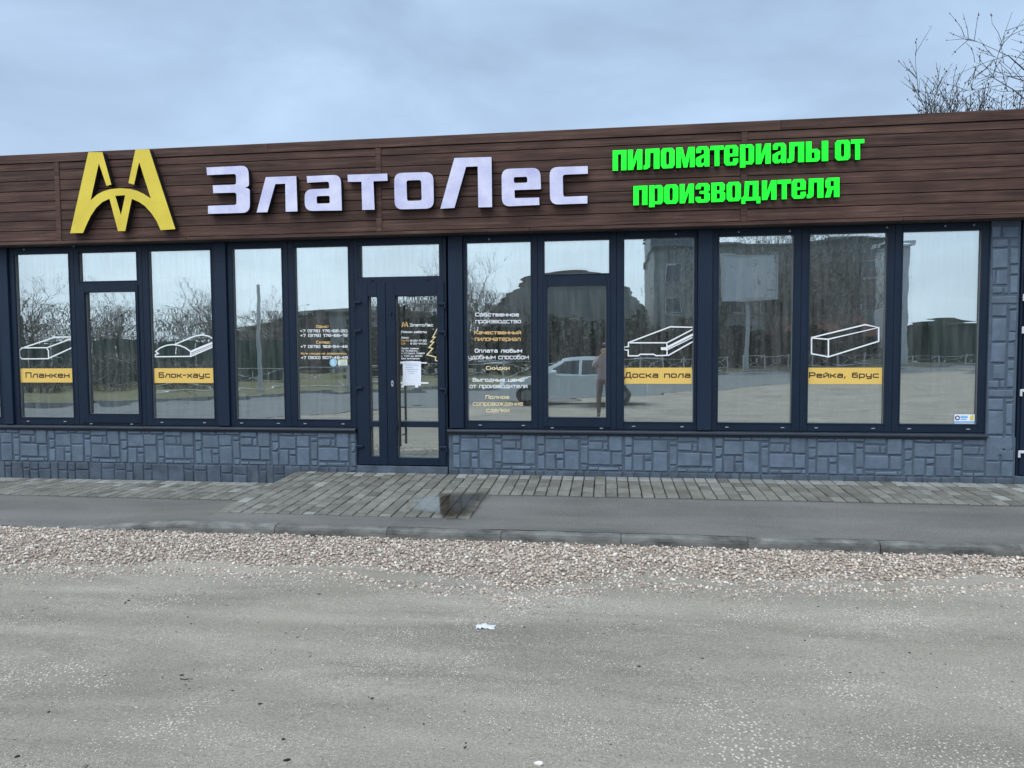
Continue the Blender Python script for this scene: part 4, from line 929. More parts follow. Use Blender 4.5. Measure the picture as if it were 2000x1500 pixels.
for s, x0, x1, yt, yb, m in (('Офис:', 618, 641.5, 635, 640.3, 'vin_gold'), ('+7 (978) 176-66-20', 586.5, 678, 643.5, 649, 'vin_white'), ('+7 (978) 176-66-19', 587, 678, 652.3, 658, 'vin_white'), ('Склад:', 618, 645, 665.5, 671, 'vin_gold'),
        ('+7 (978) 183-94-46', 587.5, 678.5, 674, 679.6, 'vin_white'), ('Если никуда не дозвонились', 588, 676.5, 688.4, 692.3, 'vin_gold'), ('+7 (900) 507-46-45', 588.5, 679, 695.5, 701.2, 'vin_white')):
    text('window_lettering', WN['B2'], s, x0, x1, yt, yb, M[m])
d9 = lambda a: 680+a/9.09; e9 = lambda a: 540+a/9.09
for s, x0, x1, yt, yb, m in (('ЗлатоЛес', 1100, 1505, 835, 888, 'vin_white'), ('Режим работы', 945, 1390, 962, 1005, 'vin_white'), ('Офис:', 945, 1080, 1068, 1102, 'vin_white'), ('Пн-Пт', 945, 1085, 1122, 1156, 'vin_gold'), ('8:30-17:30', 1105, 1390, 1122, 1156, 'vin_white'),
        ('Сб', 945, 1012, 1176, 1208, 'vin_gold'), ('8:30-14:00', 1105, 1390, 1176, 1208, 'vin_white'), ('Приём заявок', 945, 1250, 1262, 1292, 'vin_white'), ('по телефону', 945, 1225, 1308, 1334, 'vin_white'), ('и отгрузка товара', 945, 1355, 1352, 1378, 'vin_white'),
        ('с 7:00 до 20:00', 945, 1315, 1396, 1426, 'vin_white'), ('Без выходных', 945, 1265, 1440, 1470, 'vin_white')):
    text('door_lettering', leaf, s, d9(x0), d9(x1), e9(yt), e9(yb), M[m])
def mini(p):                                            # small emblem on the door glass
    return W(784.2+(p[0]-548)/822*13.6, 628.8+(p[1]-125)/657*10.2, VY)
b = MB(); b.prism([[mini(p) for p in LG], [mini(p) for p in LH]], VY-.001, VY, 0, 0); b.build('door_emblem', M['vin_gold'], leaf)
strokes('spruce_outline', leaf, [([W(d9(x), e9(y), VY) for x, y in ((1580,930),(1500,1080),(1545,1075),(1465,1160),(1520,1165),(1435,1260),(1500,1280),(1400,1390),(1555,1430),(1548,1490),(1592,1502))], 1)], LW*.85, M['vin_pale'])

# ================================================================== loose sheets and stickers
def sheet(par, pts, m, name, y, th=.0012):
    b = MB(); b.prism([pts], y-th, y, 0, 0); return b.build(name, m, par)
a = W(783, 754, VY); nt_ = empty('paper_notice', (a[0]+.12, VY, a[1]), 'white printed paper notice taped to the door glass', 'notice')
pp = [W(x, y, VY-.001) for x, y in ((786.5, 706), (803, 705), (822, 706), (822.5, 730), (822, 753.5), (803, 752.5), (786, 753.5), (787, 730))]
sheet(nt_, pp, M['paper'], 'sheet', VY-.001)
for yy, x0, x1 in ((711, 791, 815), (714.5, 793, 818), (718, 792, 806), (721.5, 794, 817), (725, 796, 815), (729, 800, 810)):
    p0 = W(x0, yy, VY); p1 = W(x1, yy, VY); MB().box(p0[0], p1[0], VY-.0032, VY-.0024, p0[1]-.003, p0[1]+.003).build('print_line', M['ink'], nt_)
for x0, y0, x1, y1 in ((782, 706, 790, 710), (818, 707.5, 834, 710), (782, 746, 790, 749.5), (818, 746.5, 837, 749.5), (784, 753, 789, 756.5), (811, 753, 817, 757)):
    p0 = W(x0, y1, VY); p1 = W(x1, y0, VY); MB().box(p0[0], p1[0], VY-.0044, VY-.0036, p0[1], p1[1]).build('tape_strip', M['tape'], nt_)
c = W(651.3, 708, VY); r = W(658.6, 708, VY)[0]-c[0]
st = empty('round_sticker', (c[0], VY, c[1]-r), 'round light blue sticker below the phone numbers', 'sticker')
sheet(st, [(c[0]+r*math.cos(t), c[1]+r*math.sin(t)) for t in np.linspace(0, 2*math.pi, 25)[:-1]], M['sticker_blue'], 'disc', VY-.004)
for dz_, w_ in ((.016, .012), (.0, .018), (-.014, .010)): MB().box(c[0]-w_, c[0]+w_, VY-.0066, VY-.0056, c[1]+dz_-.003, c[1]+dz_+.003).build('print_mark', M['vin_white'], st)
a = W(660.2, 713.8, VY); c = W(678.4, 702.2, VY)
st = empty('card_sticker', (a[0], VY, a[1]), 'small rectangular pale yellow sticker below the phone numbers', 'sticker')
sheet(st, [(a[0], a[1]), (c[0], a[1]), (c[0], c[1]), (a[0], c[1])], M['sticker_pale'], 'card', VY-.001)
for t0, t1, q, mm in ((.08, .92, .86, 'sticker_yellow'), (.3, .85, .62, 'ink'), (.3, .8, .42, 'ink'), (.2, .85, .22, 'ink')):
    MB().box(a[0]+(c[0]-a[0])*t0, a[0]+(c[0]-a[0])*t1, VY-.0034, VY-.0026, a[1]+(c[1]-a[1])*q-.004, a[1]+(c[1]-a[1])*q+.004).build('print_mark', M[mm], st)
a = W(1863.5, 827, VY); c = W(1903.5, 809.5, VY)
st = empty('security_sticker', (a[0], VY, a[1]), 'white and blue security sticker in the corner of the last window', 'sticker')
sheet(st, [(a[0], a[1]), (c[0], a[1]), (c[0], c[1]), (a[0], c[1])], M['vin_white'], 'card', VY-.001)
w_ = c[0]-a[0]; h_ = c[1]-a[1]
MB().box(a[0], c[0], VY-.0034, VY-.0026, a[1]+h_*.08, a[1]+h_*.26).build('print_mark', M['sticker_sky'], st)
MB().box(a[0]+w_*.30, a[0]+w_*.66, VY-.0034, VY-.0026, a[1]+h_*.60, a[1]+h_*.84).build('print_mark', M['sticker_sky'], st)
MB().box(a[0]+w_*.32, a[0]+w_*.60, VY-.0034, VY-.0026, a[1]+h_*.40, a[1]+h_*.52).build('print_mark', M['sticker_sky'], st)
MB().box(a[0]+w_*.78, a[0]+w_*.94, VY-.0034, VY-.0026, a[1]+h_*.36, a[1]+h_*.90).build('print_mark', M['sticker_yellow'], st)
cc = (a[0]+w_*.15, a[1]+h_*.62); rd_ = h_*.26
sheet(st, [(cc[0]+rd_*math.cos(t), cc[1]+rd_*math.sin(t)) for t in np.linspace(0, 2*math.pi, 19)[:-1]], M['sticker_navy'], 'print_mark', VY-.0026)
sheet(st, [(cc[0]+rd_*.5*math.cos(t), cc[1]+rd_*.5*math.sin(t)) for t in np.linspace(0, 2*math.pi, 15)[:-1]], M['vin_white'], 'print_mark', VY-.0046)

# ================================================================== litter in the yard
def clod(name, px, py, s, flat, m, label, cat, group=None, z=None):
    x, y = G(px, py, ZG); zz_ = zground(x, y) if z is None else z
    if y > gravel_front(x): zz_ = bedz(x, y)+.012
    s *= .72
    v = ICO*(1+rng.uniform(-.35, .35, (12, 1)))*np.array([s*1.4, s*.8, s*flat]); an = random.uniform(-.5, .5)
    v = np.stack([v[:, 0]*math.cos(an)-v[:, 1]*math.sin(an), v[:, 0]*math.sin(an)+v[:, 1]*math.cos(an), v[:, 2]], 1)
    v += np.array([x, y, zz_-v[:, 2].min()-.002])
    return tag(mesh_obj(name, v, [tuple(t) for t in IT], m), label, cat, group)
for px, py, s, l in ((356, 1316, .014, 'black clod lying left of centre on the yard'), (561, 1484, .016, 'black clod at the very bottom of the yard'), (34, 1478, .013, 'dark crumb in the bottom left corner of the yard'),
                     (205, 1317, .009, 'small dark crumb left of the black clod on the yard'), (454, 1348, .008, 'small dark crumb right of the black clod on the yard'), (1372, 1286, .010, 'dark crumb in the middle right of the yard'),
                     (1660, 1313, .010, 'dark flake near the right side of the yard'), (1450, 1102, .014, 'lone dark clod in the middle of the gravel'), (1414, 1080, .014, 'dark clod close to the kerb on the gravel'),
                     (1459, 1087, .012, 'dark clod between two others on the gravel'), (915, 1065, .011, 'dark clod in the gravel below the puddle')):
    clod('dark_clod', px, py, s, .5, M['dark_soil'], l, 'clod', 'dark clods on the yard and gravel')
clod('pale_rock', 1052, 1492, .022, .7, M['fleck'], 'pale rough stone at the bottom edge of the yard', 'stone')
clod('pale_rock', 740, 1082, .026, .8, M['fleck'], 'large pale stone standing out of the gravel', 'stone')
# crumpled film
x, y = G(948, 1224, ZG); v = []; f = []; n = 12
for j in range(7):
    for i in range(n): v.append((x-.06+.12*i/(n-1)+random.uniform(-.006, .006), y-.035+.07*j/6+random.uniform(-.006, .006), zground(x, y)+.004+max(0, random.uniform(-.01, .018))*math.sin(math.pi*i/(n-1))))
for j in range(6):
    for i in range(n-1): a_ = j*n+i; f.append((a_, a_+1, a_+n+1, a_+n))
tag(mesh_obj('plastic_scrap', v, f, M['bag']), 'crumpled scrap of clear white plastic film on the yard', 'litter')
b = MB(); pts = [G(px, py, ZG) for px, py in ((352, 1324), (360, 1326), (371, 1324))]
for p, q in zip(pts[:-1], pts[1:]): b.tube((p[0], p[1], zground(*p)+.004), (q[0], q[1], zground(*q)+.004), .003, .002, 5)
tag(b.build('twig', M['bark']), 'thin dark twig lying by the black clod', 'twig')
# ================================================================== bare trees
def tree_mesh(name, seed, h, spread, levels=5, trunk=.12, kids=(4, 4, 4, 4), buds=0, up=.25, bend=.25, first=.35):
    r = random.Random(seed); segs = []; tips = []
    def grow(p, d, ln, rad, lv):
        n = 4 if lv < 2 else 3; q = p.copy(); dirs = []
        for i in range(n):
            d = (d+Vector((r.uniform(-bend, bend), r.uniform(-bend, bend), r.uniform(-bend, bend)*.6+up*.2))).normalized()
            e_ = q+d*(ln/n); r0 = rad*(1-.55*i/n); r1 = rad*(1-.55*(i+1)/n)
            segs.append((q.copy(), e_.copy(), r0, r1, lv)); dirs.append((q.copy(), e_.copy(), d.copy(), r1)); q = e_
        if lv >= levels: tips.append((q, d)); return
        k = kids[min(lv, len(kids)-1)]
        for j in range(k):
            t = r.uniform(first if lv == 0 else .15, 1.0); i = min(n-1, int(t*n)); a, b_, dd, rr_ = dirs[i]
            st_ = a.lerp(b_, t*n-i); side = dd.orthogonal().normalized(); side.rotate(Matrix.Rotation(r.uniform(0, 6.283), 3, dd))
            nd = (dd*r.uniform(.35, .8)+side*spread*r.uniform(.6, 1.1)+Vector((0, 0, up))).normalized()
            grow(st_, nd, ln*r.uniform(.45, .68), max(.006, rr_*r.uniform(.5, .72)), lv+1)
    grow(Vector((0, 0, 0)), Vector((0, 0, 1)), h*.52, trunk, 0)
    def mk(sel, nm, extra=False):
        V = []; T = []
        for a, b_, r0, r1, lv in segs:
            if not sel(lv): continue
            n = 6 if lv == 0 else 3; d = (b_-a).normalized(); u = d.orthogonal().normalized(); w = d.cross(u); o = len(V)
            for P_, rr_ in ((a, r0), (b_, r1)):
                for i in range(n): t = 6.2832*i/n; V.append(tuple(P_+u*(rr_*math.cos(t))+w*(rr_*math.sin(t))))
            for i in range(n): j = (i+1) % n; T += [(o+i, o+j, o+n+j), (o+i, o+n+j, o+n+i)]
        if extra and buds:
            for q, d in tips:
                for k in range(buds):
                    s = r.uniform(.008, .018); p = q-d*r.uniform(0, .35)+Vector((r.uniform(-.03, .03),)*3); o = len(V)
                    for z_ in OCT: V.append((p.x+z_[0]*s*.8, p.y+z_[1]*s*.8, p.z+z_[2]*s*1.5))
                    T += [tuple(int(i)+o for i in t) for t in OT]
        me = bpy.data.meshes.new(nm); v = np.array(V, dtype=np.float32); t = np.array(T, dtype=np.int32)
        me.vertices.add(len(v)); me.vertices.foreach_set('co', v.ravel()); me.loops.add(t.size); me.loops.foreach_set('vertex_index', t.ravel())
        me.polygons.add(len(t)); me.polygons.foreach_set('loop_start', np.arange(0, t.size, 3, dtype=np.int32)); me.update(calc_edges=True)
        return me
    return mk(lambda l: l == 0, name+'_trunk'), mk(lambda l: l > 0, name+'_crown', True)
def tree(meshes, loc, rot, sc, label, mt, group=None, name='bare_tree'):
    o = empty(name, loc, label, 'tree', group); o.rotation_euler.z = rot; o.scale = (sc, sc, sc)
    for me, nm in zip(meshes, ('trunk', 'crown')):
        if not me.materials: me.materials.append(mt)
        c = bpy.data.objects.new(nm, me); COL.objects.link(c); c.parent = o
    return o
# the two trees whose twigs show above the roof on the right
t1 = tree_mesh('roof_tree', 5, 8.2, .95, 4, .15, (9, 6, 6, 6), buds=2, up=.10, bend=.3, first=.45)
tree(t1, (10.0, 6.4, ZG), .6, 1.16, 'bare budding tree rising behind the right end of the roof', M['bark'], 'trees behind the shop')
t2 = tree_mesh('low_roof_tree', 12, 6.6, .85, 4, .11, (12, 7, 6, 5), buds=2, up=.45, bend=.22, first=.5)
tz_ = float(np.percentile([v_.co.z for v_ in t2[1].vertices], 95))
tree(t2, (5.95, 7.9, ZG), 2.1, 6.45/tz_, 'lower bare tree whose twigs just clear the roof edge', M['bark'], 'trees behind the shop')

# ================================================================== across the yard, seen mirrored in the glass
KL = [(-40, -2.5), (-26, -7), (-17.5, -11.2), (-13.6, -14.2), (-10.8, -17.2), (-7, -19.8), (-1, -25.5), (4.5, -33), (10, -40.3), (17, -45.2), (26, -49.6), (45, -56), (90, -66)]
def offs(pl_, d):
    o = []
    for i in range(len(pl_)):
        a = Vector(pl_[max(0, i-1)]); c = Vector(pl_[min(len(pl_)-1, i+1)]); t = (c-a).normalized(); o.append((pl_[i][0]+t.y*d, pl_[i][1]-t.x*d))
    return o
def strip(name, l0, l1, z, m, kind='structure'):
    n = len(l0); v = [(p[0], p[1], z) for p in l0]+[(p[0], p[1], z) for p in l1]
    return tag(mesh_obj(name, v, [(i, n+i, n+i+1, i+1) for i in range(n-1)], m), kind=kind)
strip('road', offs(KL, -7.5), KL, ZG+.004, M['road'])
strip('verge', offs(KL, .16), offs(KL, 26), ZG+.10, M['grass'])
fk = bpy.data.objects.new('far_kerb', None); COL.objects.link(fk); place(fk, (-8, -19, ZG)); tag(fk, kind='structure')
ko = offs(KL, .16)
for i in range(1, len(KL)-2):
    for k in range(3):
        t0, t1_ = k/3+.004, (k+1)/3-.004; q = []
        for l in (KL, ko):
            for t in (t0, t1_): q.append((l[i][0]+(l[i+1][0]-l[i][0])*t, l[i][1]+(l[i+1][1]-l[i][1])*t))
        v = [(p[0], p[1], z) for z in (ZG-.05, ZG+.13) for p in (q[0], q[1], q[3], q[2])]
        mesh_obj('kerb_stone', v, [(0, 1, 2, 3), (4, 5, 6, 7), (0, 1, 5, 4), (1, 2, 6, 5), (2, 3, 7, 6), (3, 0, 4, 7)], M['concrete'], fk)
def along(l, s):
    for i in range(len(l)-1):
        a = Vector(l[i]); b_ = Vector(l[i+1]); d = (b_-a).length
        if s <= d: return a+(b_-a)*(s/d)
        s -= d
    return Vector(l[-1])
def railing(s0, n, label, step=2.4):
    l = offs(KL, .55); p0 = along(l, s0); ro = empty('guard_railing', (p0.x, p0.y, ZG+.1), label, 'railing', 'guard railings along the road')
    P_ = [along(l, s0+i*step) for i in range(n+1)]; z = ZG+.1
    for p in P_: MB().box(p.x-.04, p.x+.04, p.y-.04, p.y+.04, z, z+1.08).build('post', M['galv'], ro)
    for a, c in zip(P_[:-1], P_[1:]):
        for h in (.22, .95): MB().tube((a.x, a.y, z+h), (c.x, c.y, z+h), .022, .022, 6).build('rail', M['galv'], ro)
        for h0, h1 in ((.22, .95), (.95, .22)):
            MB().tube((a.x, a.y+.03*(1 if h0 > h1 else -1), z+h0), (c.x, c.y+.03*(1 if h0 > h1 else -1), z+h1), .014, .014, 5).build('cross_bar', M['galv'], ro)
railing(27, 14, 'crossed steel guard railing along the left road edge, mirrored in the left windows')
railing(63, 16, 'crossed steel guard railing along the far right road edge, mirrored in the right windows')
def house(name, label, x0, x1, y0, y1, h, wm, rm, roof='flat', rot=0.0, win=(), cat='building'):
    cx, cy = (x0+x1)/2, (y0+y1)/2; o = empty(name, (cx, cy, ZG), label, cat); ob = []
    ob.append(MB().box(x0, x1, y0, y1, ZG, h).build('wall', wm, o))
    if roof == 'flat': ob.append(MB().box(x0-.25, x1+.25, y0-.25, y1+.25, h+.002, h+.28).build('roof', rm, o))
    else:
        v = [(x0-.4, y0-.4, h), (x1+.4, y0-.4, h), (x1+.4, y1+.4, h), (x0-.4, y1+.4, h), (x0+.5, cy, h+roof), (x1-.5, cy, h+roof)]
        ob.append(mesh_obj('roof', v, [(0, 1, 5, 4), (2, 3, 4, 5), (1, 2, 5), (3, 0, 4), (3, 2, 1, 0)], rm, o))
    for a, c, z0, z1 in win:
        w_ = MB().box(a, c, y1-.05, y1+.05, z0, z1).build('window', M['dark_glass'], o)
        b_ = MB(); ring(b_, a-.08, c+.08, z0-.08, z1+.08, .08, y1+.01, y1+.09, 0, 0); b_.build('window_frame', M['pale_wall'], w_)
    o.rotation_euler.z = rot
    return o
bs = empty('brown_shed', (-25.7, -44.5, ZG), 'long dark brown shed with a sloping roof, mirrored left of the door', 'building')
q0, q1 = Vector((-33.5, -49.2)), Vector((-20.4, -40.7)); nn_ = Vector((q1.y-q0.y, -(q1.x-q0.x))).normalized()*6
def slab(name, a, c, back, z0a, z0c, z1a, z1c, m, par):
    v = [(a.x, a.y, z0a), (c.x, c.y, z0c), (c.x+back.x, c.y+back.y, z0c), (a.x+back.x, a.y+back.y, z0a), (a.x, a.y, z1a), (c.x, c.y, z1c), (c.x+back.x, c.y+back.y, z1c), (a.x+back.x, a.y+back.y, z1a)]
    return mesh_obj(name, v, [(0, 1, 2, 3), (4, 5, 6, 7), (0, 1, 5, 4), (1, 2, 6, 5), (2, 3, 7, 6), (3, 0, 4, 7)], m, par)
slab('wall', q0, q1, nn_, ZG, ZG, 2.5, 4.3, M['brown_wall'], bs)
ov = (q1-q0).normalized()*.15
slab('roof', q0-ov-nn_*.03, q1+ov*.2-nn_*.03, nn_*1.06, 2.502, 4.302, 2.66, 4.48, M['hangar'], bs)
house('grey_annexe', 'pale grey block at the end of the brown shed, mirrored left of the door', -20.0, -14.2, -47, -41.2, 4.15, M['grey_wall'], M['grey_wall'], win=((-19.0, -18.0, 1.4, 2.6), (-16.6, -15.6, 1.4, 2.6)))
house('office_block', 'tall blue-grey office block with window bands, mirrored right of centre', 5.2, 11.4, -96, -82, 16.5, M['slate'], M['slate'],
      win=[(6+2.2*i, 7.7+2.2*i, 2.0+3.3*j, 3.9+3.3*j) for i in range(2) for j in range(4)])
M['haze_wall'] = mat('weathered_grey_panel', (.255, .290, .290), .85, col2=(.165, .195, .192), vscale=.22, stretch=(1, 1, .6), detail=9)
gb = house('grey_apartment_block', 'wide weathered grey block filling the background of the right-hand windows', 4.4, 25.5, -78, -61, 11.0, M['haze_wall'], M['haze_wall'],
      win=[(5.6+2.9*i, 7.0+2.9*i, 1.6+3.1*j, 3.0+3.1*j) for i in range(7) for j in range(3)])
house('tiled_house', 'low house with a brown tiled roof, mirrored behind the beam drawing', 14.5, 22, -59, -55.5, 2.6, M['redroof'], M['redroof'], roof=1.7, win=[(15.2+1.7*i, 16.1+1.7*i, .9, 2.0) for i in range(4)])
house('green_kiosk', 'dark green flat-roofed kiosk, mirrored in the last window', 27.5, 34.5, -62, -57, 3.3, M['green_panel'], M['green_panel'])
house('white_tower', 'tall pale wall standing by the far road, mirrored in the last window', 22.4, 24.4, -56, -53.5, 9.5, M['pale_wall'], M['pale_wall'])
# arched hangar
hg = empty('arched_hangar', (-3.6, -66, ZG), 'large dark arched hangar, mirrored in the windows right of the door', 'hangar')
arc = [(-3.6+8.6*math.cos(t), ZG+9.0*math.sin(t)) for t in np.linspace(math.pi, 0, 25)]
v = [(x, y, z) for y in (-58, -76) for x, z in arc]; f = [(i, i+1, 26+i, 25+i) for i in range(24)]
mesh_obj('roof', v, f, M['galv'], hg, smooth=True)
wv_ = [(-3.6+8.45*math.cos(t), ZG+8.85*math.sin(t)) for t in np.linspace(math.pi, 0, 25)]
MB().prism([wv_], -58.5, -58.2, 0, 0).build('end_wall', M['hangar'], hg)
MB().box(-6, -1.2, -58.19, -58.0, ZG, 4.2).build('gate', M['hangar'], hg)
# board fence on the left
gf = empty('green_fence', (-26, -21, ZG), 'dark green metal board fence, mirrored in the leftmost windows', 'fence')
fa, fb = Vector((-40, -14.5)), Vector((-15.5, -25.5)); dv_ = (fb-fa); n = 40
for i in range(n):
    a = fa+dv_*(i/n+.0008); c = fa+dv_*((i+1)/n-.0008); nn_ = Vector((-dv_.y, dv_.x)).normalized()*(.03+.02*(i % 2))
    v = [(p.x, p.y, z) for z in (ZG+.12, 1.95+.02*(i % 3)) for p in (a, c, c+nn_, a+nn_)]
    mesh_obj('board', v, [(0, 1, 2, 3), (4, 5, 6, 7), (0, 1, 5, 4), (1, 2, 6, 5), (2, 3, 7, 6), (3, 0, 4, 7)], M['green_panel'], gf)
# hedges: a volume of small leaves round a few stems
def hedge(name, pts, w, h, n, label, seed):
    r = np.random.default_rng(seed); P_ = np.array(pts, dtype=float); seg = np.linalg.norm(np.diff(P_, axis=0), axis=1); cum = np.concatenate([[0], np.cumsum(seg)])
    s = r.uniform(0, cum[-1], n); x = np.interp(s, cum, P_[:, 0]); y = np.interp(s, cum, P_[:, 1])
    hh = h*(.80+.13*np.sin(s*.9+seed)+.09*np.sin(s*2.3)+.05*np.sin(s*5.1)); t = r.uniform(0, 1, n)**.7
    z = ZG+.05+hh*t; ww = w*np.sqrt(np.clip(1-(t-.35)**2/.55, .05, 1)); x = x+r.normal(0, .33, n)*ww; y = y+r.normal(0, .33, n)*ww
    c = np.stack([x, y, z], 1); u = r.normal(0, 1, (n, 3)); u /= np.linalg.norm(u, axis=1)[:, None]; q = np.cross(u, r.normal(0, 1, (n, 3))); q /= np.linalg.norm(q, axis=1)[:, None]
    sz = r.uniform(.10, .22, n)[:, None]; V = np.stack([c-u*sz, c+q*sz*.6, c+u*sz, c-q*sz*.6], 1).reshape(-1, 3); k = np.arange(n)[:, None]*4
    T = np.concatenate([k+np.array([[0, 1, 2]]), k+np.array([[0, 2, 3]])], 0)
    o = empty(name, (pts[0][0], pts[0][1], ZG), label, 'hedge', 'hedges across the road'); fo = tri_mesh('foliage', V-np.array(WL[o.name]), T, M['leaf_dark']); fo.parent = o; fo.location = (0, 0, 0)
    b_ = MB()
    for s_ in np.arange(.5, cum[-1], 2.0):
        X_, Y_ = np.interp(s_, cum, P_[:, 0]), np.interp(s_, cum, P_[:, 1]); MB().tube((X_, Y_, ZG), (X_+.2, Y_, ZG+h*.7), .07, .03, 5).build('stem', M['bark'], o)
hedge('hedge', [(-15.5, -33.5), (-9, -33), (-2, -36), (4, -42.5), (8.5, -47)], 1.9, 3.9, 15000, 'tall dark evergreen hedge across the road, mirrored in the middle windows', 3)
hedge('hedge', [(6.5, -43), (11, -46.5), (16, -50), (21, -54.5)], 1.9, 3.3, 9000, 'lower dark hedge across the road, mirrored in the right windows', 4)
# leafless thickets: countless twigs
M['twig'] = mat('grey_twigs', (.170, .160, .140), .9, island=.45)
def thicket(pts, w, h, h0, n, label, seed, ln=(.35, .9)):
    r = np.random.default_rng(seed); P_ = np.array(pts, dtype=float); seg = np.linalg.norm(np.diff(P_, axis=0), axis=1); cum = np.concatenate([[0], np.cumsum(seg)])
    s = r.uniform(0, cum[-1], n); x = np.interp(s, cum, P_[:, 0])+r.normal(0, .4, n)*w; y = np.interp(s, cum, P_[:, 1])+r.normal(0, .4, n)*w
    top = h*(.78+.14*np.sin(s*1.1+seed)+.08*np.sin(s*2.9+1)); z = ZG+h0+(top-h0)*r.uniform(0, 1, n)**.75
    c = np.stack([x, y, z], 1); d = r.normal(0, 1, (n, 3))*np.array([.75, .75, .5])+np.array([0, 0, .75]); d /= np.linalg.norm(d, axis=1)[:, None]
    q = np.cross(d, r.normal(0, 1, (n, 3))); q /= np.linalg.norm(q, axis=1)[:, None]; L_ = r.uniform(ln[0], ln[1], n)[:, None]*.5; wd = r.uniform(.010, .026, n)[:, None]
    V = np.stack([c-d*L_-q*wd, c-d*L_+q*wd, c+d*L_], 1).reshape(-1, 3); T = np.arange(3*n).reshape(-1, 3)
    return tag(tri_mesh('thicket', V, T, M['twig']), label, 'thicket', kind='stuff')
thicket([(-42, -19), (-30, -24.5), (-21, -28.5), (-17.5, -30)], 2.6, 4.3, .4, 16000, 'tangle of leafless trees behind the green fence', 41)
thicket([(-34, -13.2), (-24, -17.6), (-16.5, -21.2)], 1.2, 1.75, .1, 6000, 'low leafless scrub before the green fence', 42)
thicket([(-14.5, -37), (-11, -37), (-7.5, -39)], 2.6, 6.4, .4, 9000, 'tangle of leafless trees mirrored in the door', 43)
thicket([(11.0, -42), (17.5, -46.5)], 3.6, 10.8, 3.2, 9000, 'dense leafless crowns mirrored behind the beam drawing', 44)
thicket([(4.6, -47), (8, -48), (12.5, -49.5)], 2.8, 11.8, 2.2, 5000, 'leafless crowns beside the added pale panel', 45)
bl = empty('added_panel', (9.6, -40.9, ZG), 'blank pale panel on a post, added to stand in for a pale shape, mirrored in the window after the floorboard drawing', 'added_panel')  # added panel, stands in for a pale shape in the glass
MB().box(7.5, 11.2, -41.15, -40.95, 4.55, 7.6, 0, .03).build('panel', M['pale_wall'], bl)
b_ = MB(); ring(b_, 7.42, 11.28, 4.47, 7.68, .12, -40.94, -40.86, 0, 0); b_.build('frame', M['galv'], bl)
MB().tube((9.35, -41.3, ZG), (9.35, -41.3, 7.4), .16, .14, 10).build('post', M['galv'], bl)
# bare trees across the road
ba = tree_mesh('street_tree_a', 21, 7.0, .8, 4, .14, (9, 6, 5, 5), up=.22, first=.25)
bb_ = tree_mesh('street_tree_b', 33, 8.0, .7, 4, .16, (10, 6, 5, 4), up=.3, first=.3)
for i, (x, y, sc_, ms, where) in enumerate(((-36, -25, .80, ba, 'furthest left behind the green fence'), (-31, -26.5, .86, bb_, 'second from the left behind the green fence'), (-26.5, -27, .82, ba, 'at the middle of the green fence'),
        (-22.5, -29, .80, bb_, 'behind the right end of the green fence'), (-27.5, -47, 1.0, ba, 'behind the middle of the brown shed'), (-20, -48.5, .95, bb_, 'behind the corner of the brown shed'),
        (-11.5, -39, 1.05, ba, 'mirrored in the left part of the door'), (-8.6, -40, 1.2, bb_, 'mirrored in the right part of the door'), (-6, -45, .95, ba, 'at the left foot of the arched hangar'),
        (12, -44, 1.25, bb_, 'left of the tiled house, mirrored behind the beam drawing'), (15.5, -48.5, 1.5, ba, 'tallest one at the right, before the tiled house'), (19.5, -52, 1.3, bb_, 'just left of the white tower'),
        (8.6, -50, 1.3, ba, 'in front of the office block'))):
    tree(ms, (x, y, ZG), i*1.3, sc_, 'bare tree across the road, '+where, M['bark_grey'], 'bare trees across the road')
lp_ = empty('lamp_post', (-13.9, -18.6, ZG+.1), 'grey steel post beyond the road edge, mirrored left of the door', 'post')
MB().tube((-13.9, -18.6, ZG+.1), (-13.9, -18.6, 4.2), .09, .06, 8).build('pole', M['galv'], lp_); MB().box(-14.02, -13.78, -18.72, -18.48, ZG+.1, ZG+.16).build('base_plate', M['galv'], lp_)

